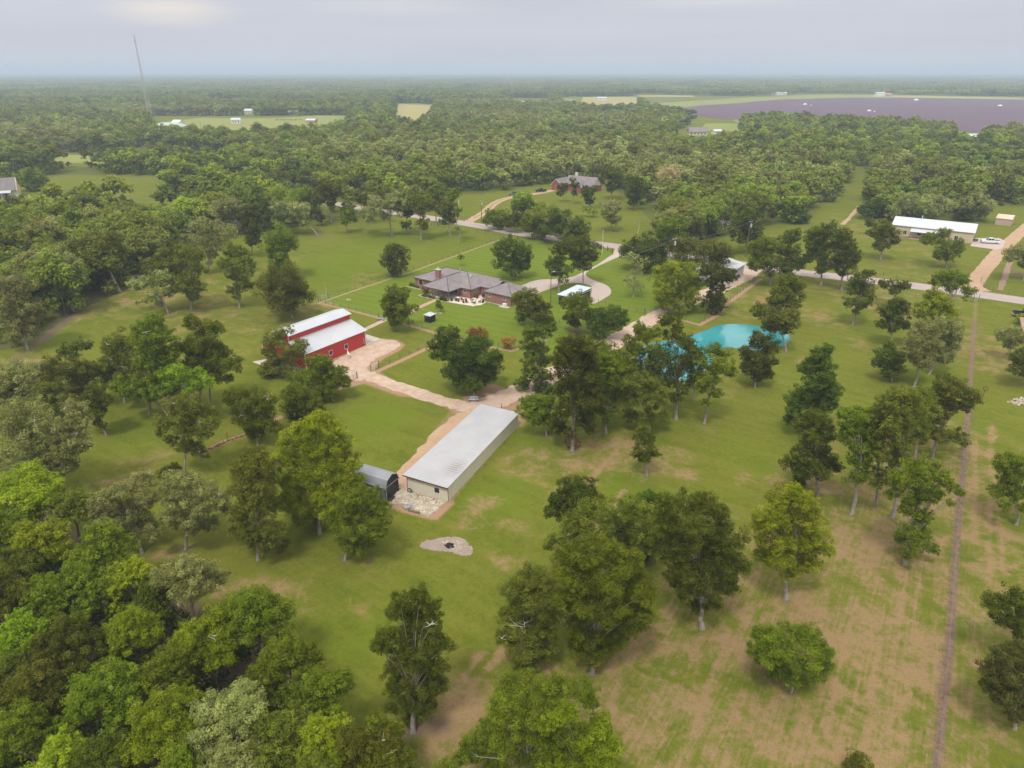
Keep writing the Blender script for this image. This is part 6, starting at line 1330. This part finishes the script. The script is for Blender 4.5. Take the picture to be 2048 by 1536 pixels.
LOWLEFT = """y 40 1275 46 with bare white limbs|b 52 992 58 at the upper tip by the left edge|b 78 1095 50 below the topmost bright one|d 18 1050 46 right at the left edge under the topmost crown|d 20 1145 48 at the left edge above the white-limbed one
o 140 1020 40 next to the ghostly grey oaks|m 205 1108 54 right of the two stacked bright ones|d 160 1180 50 sunk between brighter crowns|b 262 1160 42 on the upper edge of the wood|g 370 1168 58 dome-shaped at the grass edge
y 262 1262 52 widest yellow one left of centre|y 418 1285 64 biggest yellow one with bare limbs below|m 505 1240 66 bulging into the grass|d 330 1350 52 in the shadowy gap|d 130 1310 62 deep between yellow crowns
d 215 1400 66 in the middle of the dark hollow|o 70 1385 60 dull and broad near the left edge|m 40 1470 56 low at the left edge|b 115 1520 54 at the bottom left corner|y 335 1465 72 large with white twigs near the bottom
d 215 1520 56 at the bottom between two bright ones|g 458 1450 72 grey pointed mass near the bottom|m 575 1330 60 along the grass edge left of the lone dark tree|d 520 1380 46 behind the grey pointed mass|m 655 1390 52 dark-sided one on the grass edge
o 565 1480 60 brownish at the bottom|b 655 1480 56 bright one right of the brownish one|o 725 1500 52 twiggy one near the lone dark tree|m 765 1470 42 last one before the lone dark tree|g 460 1545 58 cut by the bottom edge
d 300 1200 36 small dark between bright crowns|m 90 1195 46 under the left bright pair|d 600 1400 44 gap-filler behind the bright bottom crown|m 350 1560 56 cut by the bottom edge left of the grey one|o 620 1560 52 cut by the bottom edge right of the brownish one
m 760 1545 50 at the bottom edge left of the dry ground|d 20 1360 46 dark one under the white-limbed one|o -30 1200 60 mostly outside the left edge|d -30 1420 60 dark, mostly outside the left edge|m 880 1570 44 low at the bottom edge under the lone tree"""
for i, s in enumerate(LOWLEFT.replace('\n', '|').split('|')):
    c, x, y, r, lb = s.split(' ', 4)
    if c == 'd' and i % 2: c = 'm'
    wood_tree(float(x), float(y), float(r), c, 7.5 if float(r) > 50 else 6.5, i, KIND[c]+' tree in lower left wood, '+lb, 3 if 'limb' in lb or 'twig' in lb else 0)

# undergrowth filling the floor of the lower left wood and the left wood edge
def undergrowth(poly, n, cls, label, r0, r1, leaf, seed, z=.9):
    rg = np.random.default_rng(seed); P_ = [at(*p) for p in poly]; xs = [p.x for p in P_]; ys = [p.y for p in P_]; L = []
    while len(L) < n:
        x, y = rg.uniform(min(xs), max(xs)), rg.uniform(min(ys), max(ys))
        if inpoly(np.array([x]), np.array([y]), P_)[0]: r = rg.uniform(r0, r1); L.append((x, y, r*z, r))
    tag(mesh_obj('undergrowth', leaves_mesh(L, leaf, .8, rg, 6), LEAF[cls]), label, 'undergrowth', kind='stuff')
LLP = [(-500,1500),(-200,1100),(-40,1030),(70,1060),(190,1160),(330,1230),(470,1290),(560,1390),(640,1470),(740,1545),(760,1640),(600,1900),(-500,1900)]
undergrowth(LLP, 150, 'k', 'dark thicket filling the floor of the lower left wood', 1.5, 3.0, .26, 3, 1.0)
undergrowth(LLP, 90, 'm', 'greener brush between the trunks of the lower left wood', 1.2, 2.6, .24, 4, 1.3)
undergrowth([(-120,700),(-10,690),(72,668),(150,605),(230,560),(290,535),(330,500),(330,470),(200,520),(60,600),(-120,640)], 130, 'k', 'dense dark brush along the foot of the left wood edge', 1.8, 3.2, .38, 5, 1.0)

# ---- woods: open ground polygons keep clear, the nearest trees are individuals, the rest one object
def grid_pts(y0, y1, step, rg, margin=1.16, jit=.42):
    ys = np.arange(y0, y1, step); xs = np.arange(-y1*1.0, y1*1.0, step); X, Y = np.meshgrid(xs, ys); X = X+rg.uniform(-jit, jit, X.shape)*step; Y = Y+rg.uniform(-jit, jit, Y.shape)*step
    X, Y = X.ravel(), Y.ravel(); d = Y*CP+CAM_H*SP; k = np.abs(X*F/d) < CX*margin; X, Y = X[k], Y[k]; k = free(X, Y); X, Y = X[k], Y[k]
    g = np.sin(X*.031+1.7+np.sin(Y*.013)*2)*np.sin(Y*.023+np.sin(X*.019)*1.5)+.35*np.sin(X*.09+Y*.07)   # small grassy gaps
    k = (g < .88) | (Y < 240) | (Y > 3000); return X[k], Y[k]
rg0 = np.random.default_rng(5)
def make_lib(n, leafm, dens, seed, count):
    out = []
    for i in range(count):
        rg = np.random.default_rng(seed+i); H = rg.uniform(10, 12.5); Rc = rg.uniform(4.8, 6.8) if i % 3 else rg.uniform(3.8, 4.8)
        L = [(x, y, z, r*1.25) for x, y, z, r in lib_lobes(rg, H, Rc, n, .22, 1.15)]
        for k in range(5):
            a = rg.uniform(0, 6.28); q = Rc*rg.uniform(.35, .85); L.append((q*math.cos(a), q*math.sin(a), H*rg.uniform(.12, .32), Rc*rg.uniform(.3, .42)))
        out.append((H, Rc, L, leaves_mesh(L, leafm, dens, rg, 8 if leafm < 1 else 6, .85, .75, (.24, .42))))
    return out
LIB = make_lib(13, .58, .95, 100, 9)
for i, (H, Rc, L, me) in enumerate(LIB): me.name = 'crown_shape'
LIBT = [limbs(L, H, np.random.default_rng(i), .24, .3, twigs=1)[0] for i, (H, Rc, L, me) in enumerate(LIB)]
LIBT = [(lambda o: (o.data, bpy.data.objects.remove(o))[0])(t_.build('trunk', MT['bark_dark'])) for t_ in LIBT]
CLSM = {}
WLEAF = {'d': leafmat('wood_dark_leaves', (.045, .062, .012), (.115, .145, .035), (.2, .22, .08)), 'm': leafmat('wood_mid_leaves', (.060, .088, .014), (.150, .195, .040), (.28, .31, .11)),
 'b': leafmat('wood_bright_leaves', (.080, .120, .012), (.200, .250, .032), (.36, .4, .11)), 'o': leafmat('wood_olive_leaves', (.058, .076, .020), (.150, .175, .052), (.28, .27, .11)),
 'g': leafmat('wood_sage_leaves', (.085, .105, .040), (.205, .235, .105), (.36, .38, .22)), 'k': leafmat('wood_deep_leaves', (.035, .055, .014), (.095, .130, .035), (.17, .2, .08))}
def lib_mesh(i, cls):
    if (i, cls) not in CLSM: m_ = LIB[i][3].copy(); m_.materials.append(WLEAF[cls]); CLSM[i, cls] = m_
    return CLSM[i, cls]
def wood_cls(X, Y, rg):      # patches of kind across the wood
    f = math.sin(X*.013+1.3)+math.sin(Y*.017+X*.006)+rg.normal()*.75
    return 'g' if f > .95 else 'o' if f > .35 else 'm' if f > -.75 else 'd' if f > -1.35 else ('k' if rg.random() < .4 else 'b')
X, Y = grid_pts(170, 720, 8.9, rg0, 1.3); o_ = np.argsort(np.hypot(X, Y)); X, Y = X[o_], Y[o_]
used = sum(1 for o in COL.objects if o.get('category') == 'tree'); NI = max(0, 300-used)
ZONE = [('left', 'in the wood left of the pasture'), ('midleft', 'in the wood above the upper left lawn'), ('mid', 'in the wood beyond the road near the red brick house'), ('right', 'in the wood beyond the road right of the brick-house lawn'), ('farright', 'in the wood behind the long cream house')]
LM = [(104,470,'the two-can utility pole'),(225,560,'the tall grey leaning trunk'),(140,600,'the twisted oak'),(20,370,'the tan stone house'),(62,360,'the round stone-house tree'),(300,430,'the left grass clearing'),(370,448,'the hidden white shed'),(420,480,'the lichen-grey tree'),
 (590,420,'the long leaning oak'),(660,385,'the tall white-trunked tree'),(785,405,'the big spreading pale oak'),(842,370,'the bleached dead tree'),(617,320,'the crossarm pole'),(180,330,'the left field'),(955,280,'the reddish dying tree'),(560,345,'the gap in the wood with bare soil'),
 (1150,365,'the red brick house'),(1280,330,'the big leafless tree'),(1345,355,'the thinly-leaved pale tree'),(1450,445,'the felled-branch heap'),(1605,432,'the fir-like bush'),(1705,370,'the grass lane through the wood'),(1830,390,'the small right clearing'),(1865,440,'the long cream house'),(2007,440,'the tan shed'),
 (1400,265,'the slate-roofed house'),(1438,310,'the twiggy leafless tree'),(1225,350,'the tree with mossy trunk'),(1942,272,'the far white house'),(963,410,'the pole at the lane mouth')]
SEEN = {}
def wood_label(x, y, c, Rc, s):
    px, py = proj(x, y, 7); d, lx, ly, nm_ = min((math.hypot(px-a, (py-b)*1.6), a, b, n_) for a, b, n_ in LM)
    dx, dy = px-lx, py-ly; w1 = 'above' if dy < 0 else 'below'; w2 = 'left of' if dx < 0 else 'right of'
    rel = w1 if abs(dy)*1.6 > abs(dx)*2 else w2 if abs(dx) > abs(dy)*3.2 else w1+' and '+w2
    near = 'just' if d < 40 else 'a little' if d < 90 else 'well' if d < 170 else 'far'
    return '%s %s %s wood tree %s %s %s' % ('broad' if Rc > 4.8 else 'mid-sized' if Rc > 4.1 else 'narrow', 'tall' if s > .97 else 'low', KIND[c], near, rel, nm_)
for i in range(min(NI, len(X))):
    k = int(rg0.integers(0, len(LIB))); c = wood_cls(X[i], Y[i], rg0); px = proj(X[i], Y[i], 6)[0]; z = ZONE[0 if px < 420 else 1 if px < 860 else 2 if px < 1240 else 3 if px < 1700 else 4][1]
    s = rg0.uniform(.82, 1.12)
    lb_ = wood_label(X[i], Y[i], c, LIB[k][1], s); t = empty('tree', (X[i], Y[i], 0), rg0.uniform(0, 6.28), lb_, 'tree', '%s trees %s' % (KIND[c], z)); t.scale = (s, s, s*rg0.uniform(.85, 1.1))
    for nm, me in (('crown', lib_mesh(k, c)), ('trunk', LIBT[k])):
        ob = bpy.data.objects.new(nm, me); COL.objects.link(ob); ob.parent = t
# the rest of the woods to the horizon: one object scattering whole low-detail trees on points
pc = bpy.data.collections.new('woodland_tree_shapes'); order = []
CL6 = ['d', 'k', 'm', 'o', 'g', 'b']
LO = make_lib(9, 1.05, .95, 300, 4); LO2 = make_lib(7, 1.9, 1.0, 400, 2)
def patch(seed):
    rg = np.random.default_rng(seed); L = []
    for k in range(22): L.append((rg.uniform(-24, 24), rg.uniform(-24, 24), rg.uniform(5.5, 9.5), rg.uniform(4.2, 6.6)))
    return leaves_mesh(L, 2.6, .9, rg, 7, .8)
PT = [patch(s) for s in (1, 2)]
names = []
for gi, meshes in enumerate((LO, LO2, None)):
    for c in CL6:
        for j, mm in enumerate(meshes if meshes else PT):
            m_ = (mm[3] if meshes else mm).copy(); m_.materials.append(WLEAF[c]); nm = 'shape_%d_%s_%d' % (gi, c, j)
            ob = bpy.data.objects.new(nm, m_); pc.objects.link(ob); names.append(nm)
names.sort(); IDX = {n_: i for i, n_ in enumerate(names)}
PX, PS, PI_, PR = [], [], [], []
def addp(X, Y, gi, nvar, rg, s0, s1, sxy=1):
    for x, y in zip(X, Y):
        c = wood_cls(x, y, rg); s = rg.uniform(s0, s1); PX.append((x, y, 0)); PS.append((s*sxy, s*sxy, s*rg.uniform(.8, 1.12))); PI_.append(IDX['shape_%d_%s_%d' % (gi, c if c in CL6 else 'm', rg.integers(0, nvar))]); PR.append((0, 0, rg.uniform(0, 6.28)))
addp(X[NI:], Y[NI:], 0, 4, rg0, .8, 1.12)
X2, Y2 = grid_pts(720, 1900, 9.6, rg0, 1.2); addp(X2, Y2, 1, 2, rg0, .85, 1.15)
X3, Y3 = grid_pts(1900, 4600, 42, rg0, 1.15, .3); addp(X3, Y3, 2, 2, rg0, .9, 1.15)
X4, Y4 = grid_pts(4600, 13800, 150, rg0, 1.15, .3); addp(X4, Y4, 2, 2, rg0, .95, 1.3, 3.6)
print('individual wood trees', min(NI, len(X)), 'custom', used, 'scatter', len(PX), 'custom leaves', LEAFN)
me = bpy.data.meshes.new('woodland'); me.from_pydata(PX, [], [])
for nm, ty, dat in (('s', 'FLOAT_VECTOR', PS), ('r', 'FLOAT_VECTOR', PR), ('i', 'INT', PI_)):
    a = me.attributes.new(nm, ty, 'POINT'); a.data.foreach_set('vector' if 'VEC' in ty else 'value', np.array(dat, np.float32 if 'FLOAT' in ty else np.int32).ravel())
wo_ = mesh_obj('woodland', me, None); tag(wo_, 'wooded plain running out to the horizon beyond the nearer woods', 'woodland', kind='stuff')
ng = bpy.data.node_groups.new('scatter', 'GeometryNodeTree'); ng.interface.new_socket('Geometry', in_out='INPUT', socket_type='NodeSocketGeometry'); ng.interface.new_socket('Geometry', in_out='OUTPUT', socket_type='NodeSocketGeometry')
gi_ = ng.nodes.new('NodeGroupInput'); go = ng.nodes.new('NodeGroupOutput'); ip = ng.nodes.new('GeometryNodeInstanceOnPoints'); ci = ng.nodes.new('GeometryNodeCollectionInfo')
ci.inputs['Collection'].default_value = pc; ci.inputs['Separate Children'].default_value = True; ci.inputs['Reset Children'].default_value = True; ip.inputs['Pick Instance'].default_value = True
ng.links.new(gi_.outputs[0], ip.inputs['Points']); ng.links.new(ci.outputs[0], ip.inputs['Instance'])
for nm, ty, sk in (('i', 'INT', 'Instance Index'), ('s', 'FLOAT_VECTOR', 'Scale')):
    na = ng.nodes.new('GeometryNodeInputNamedAttribute'); na.data_type = ty; na.inputs[0].default_value = nm; ng.links.new(na.outputs[0], ip.inputs[sk])
na = ng.nodes.new('GeometryNodeInputNamedAttribute'); na.data_type = 'FLOAT_VECTOR'; na.inputs[0].default_value = 'r'
er = ng.nodes.new('FunctionNodeEulerToRotation'); ng.links.new(na.outputs[0], er.inputs[0]); ng.links.new(er.outputs[0], ip.inputs['Rotation'])
ng.links.new(ip.outputs[0], go.inputs[0]); md = wo_.modifiers.new('scatter', 'NODES'); md.node_group = ng

# ------------------------------------------------------------------ haze: a closed box of even, thin air
hz = MB().box(-14200, 14200, -400, 14200, -1, 105).build('haze', None); hm = bpy.data.materials.new('haze_air'); hm.use_nodes = True; hn = hm.node_tree; hn.nodes.clear()
ho = hn.nodes.new('ShaderNodeOutputMaterial'); hv = hn.nodes.new('ShaderNodeVolumePrincipled'); hv.inputs['Color'].default_value = (.70, .84, 1.0, 1); hv.inputs['Density'].default_value = .00024; hv.inputs['Anisotropy'].default_value = .0
hn.links.new(hv.outputs[0], ho.inputs['Volume']); hz.data.materials.append(hm); tag(hz, kind='stuff')
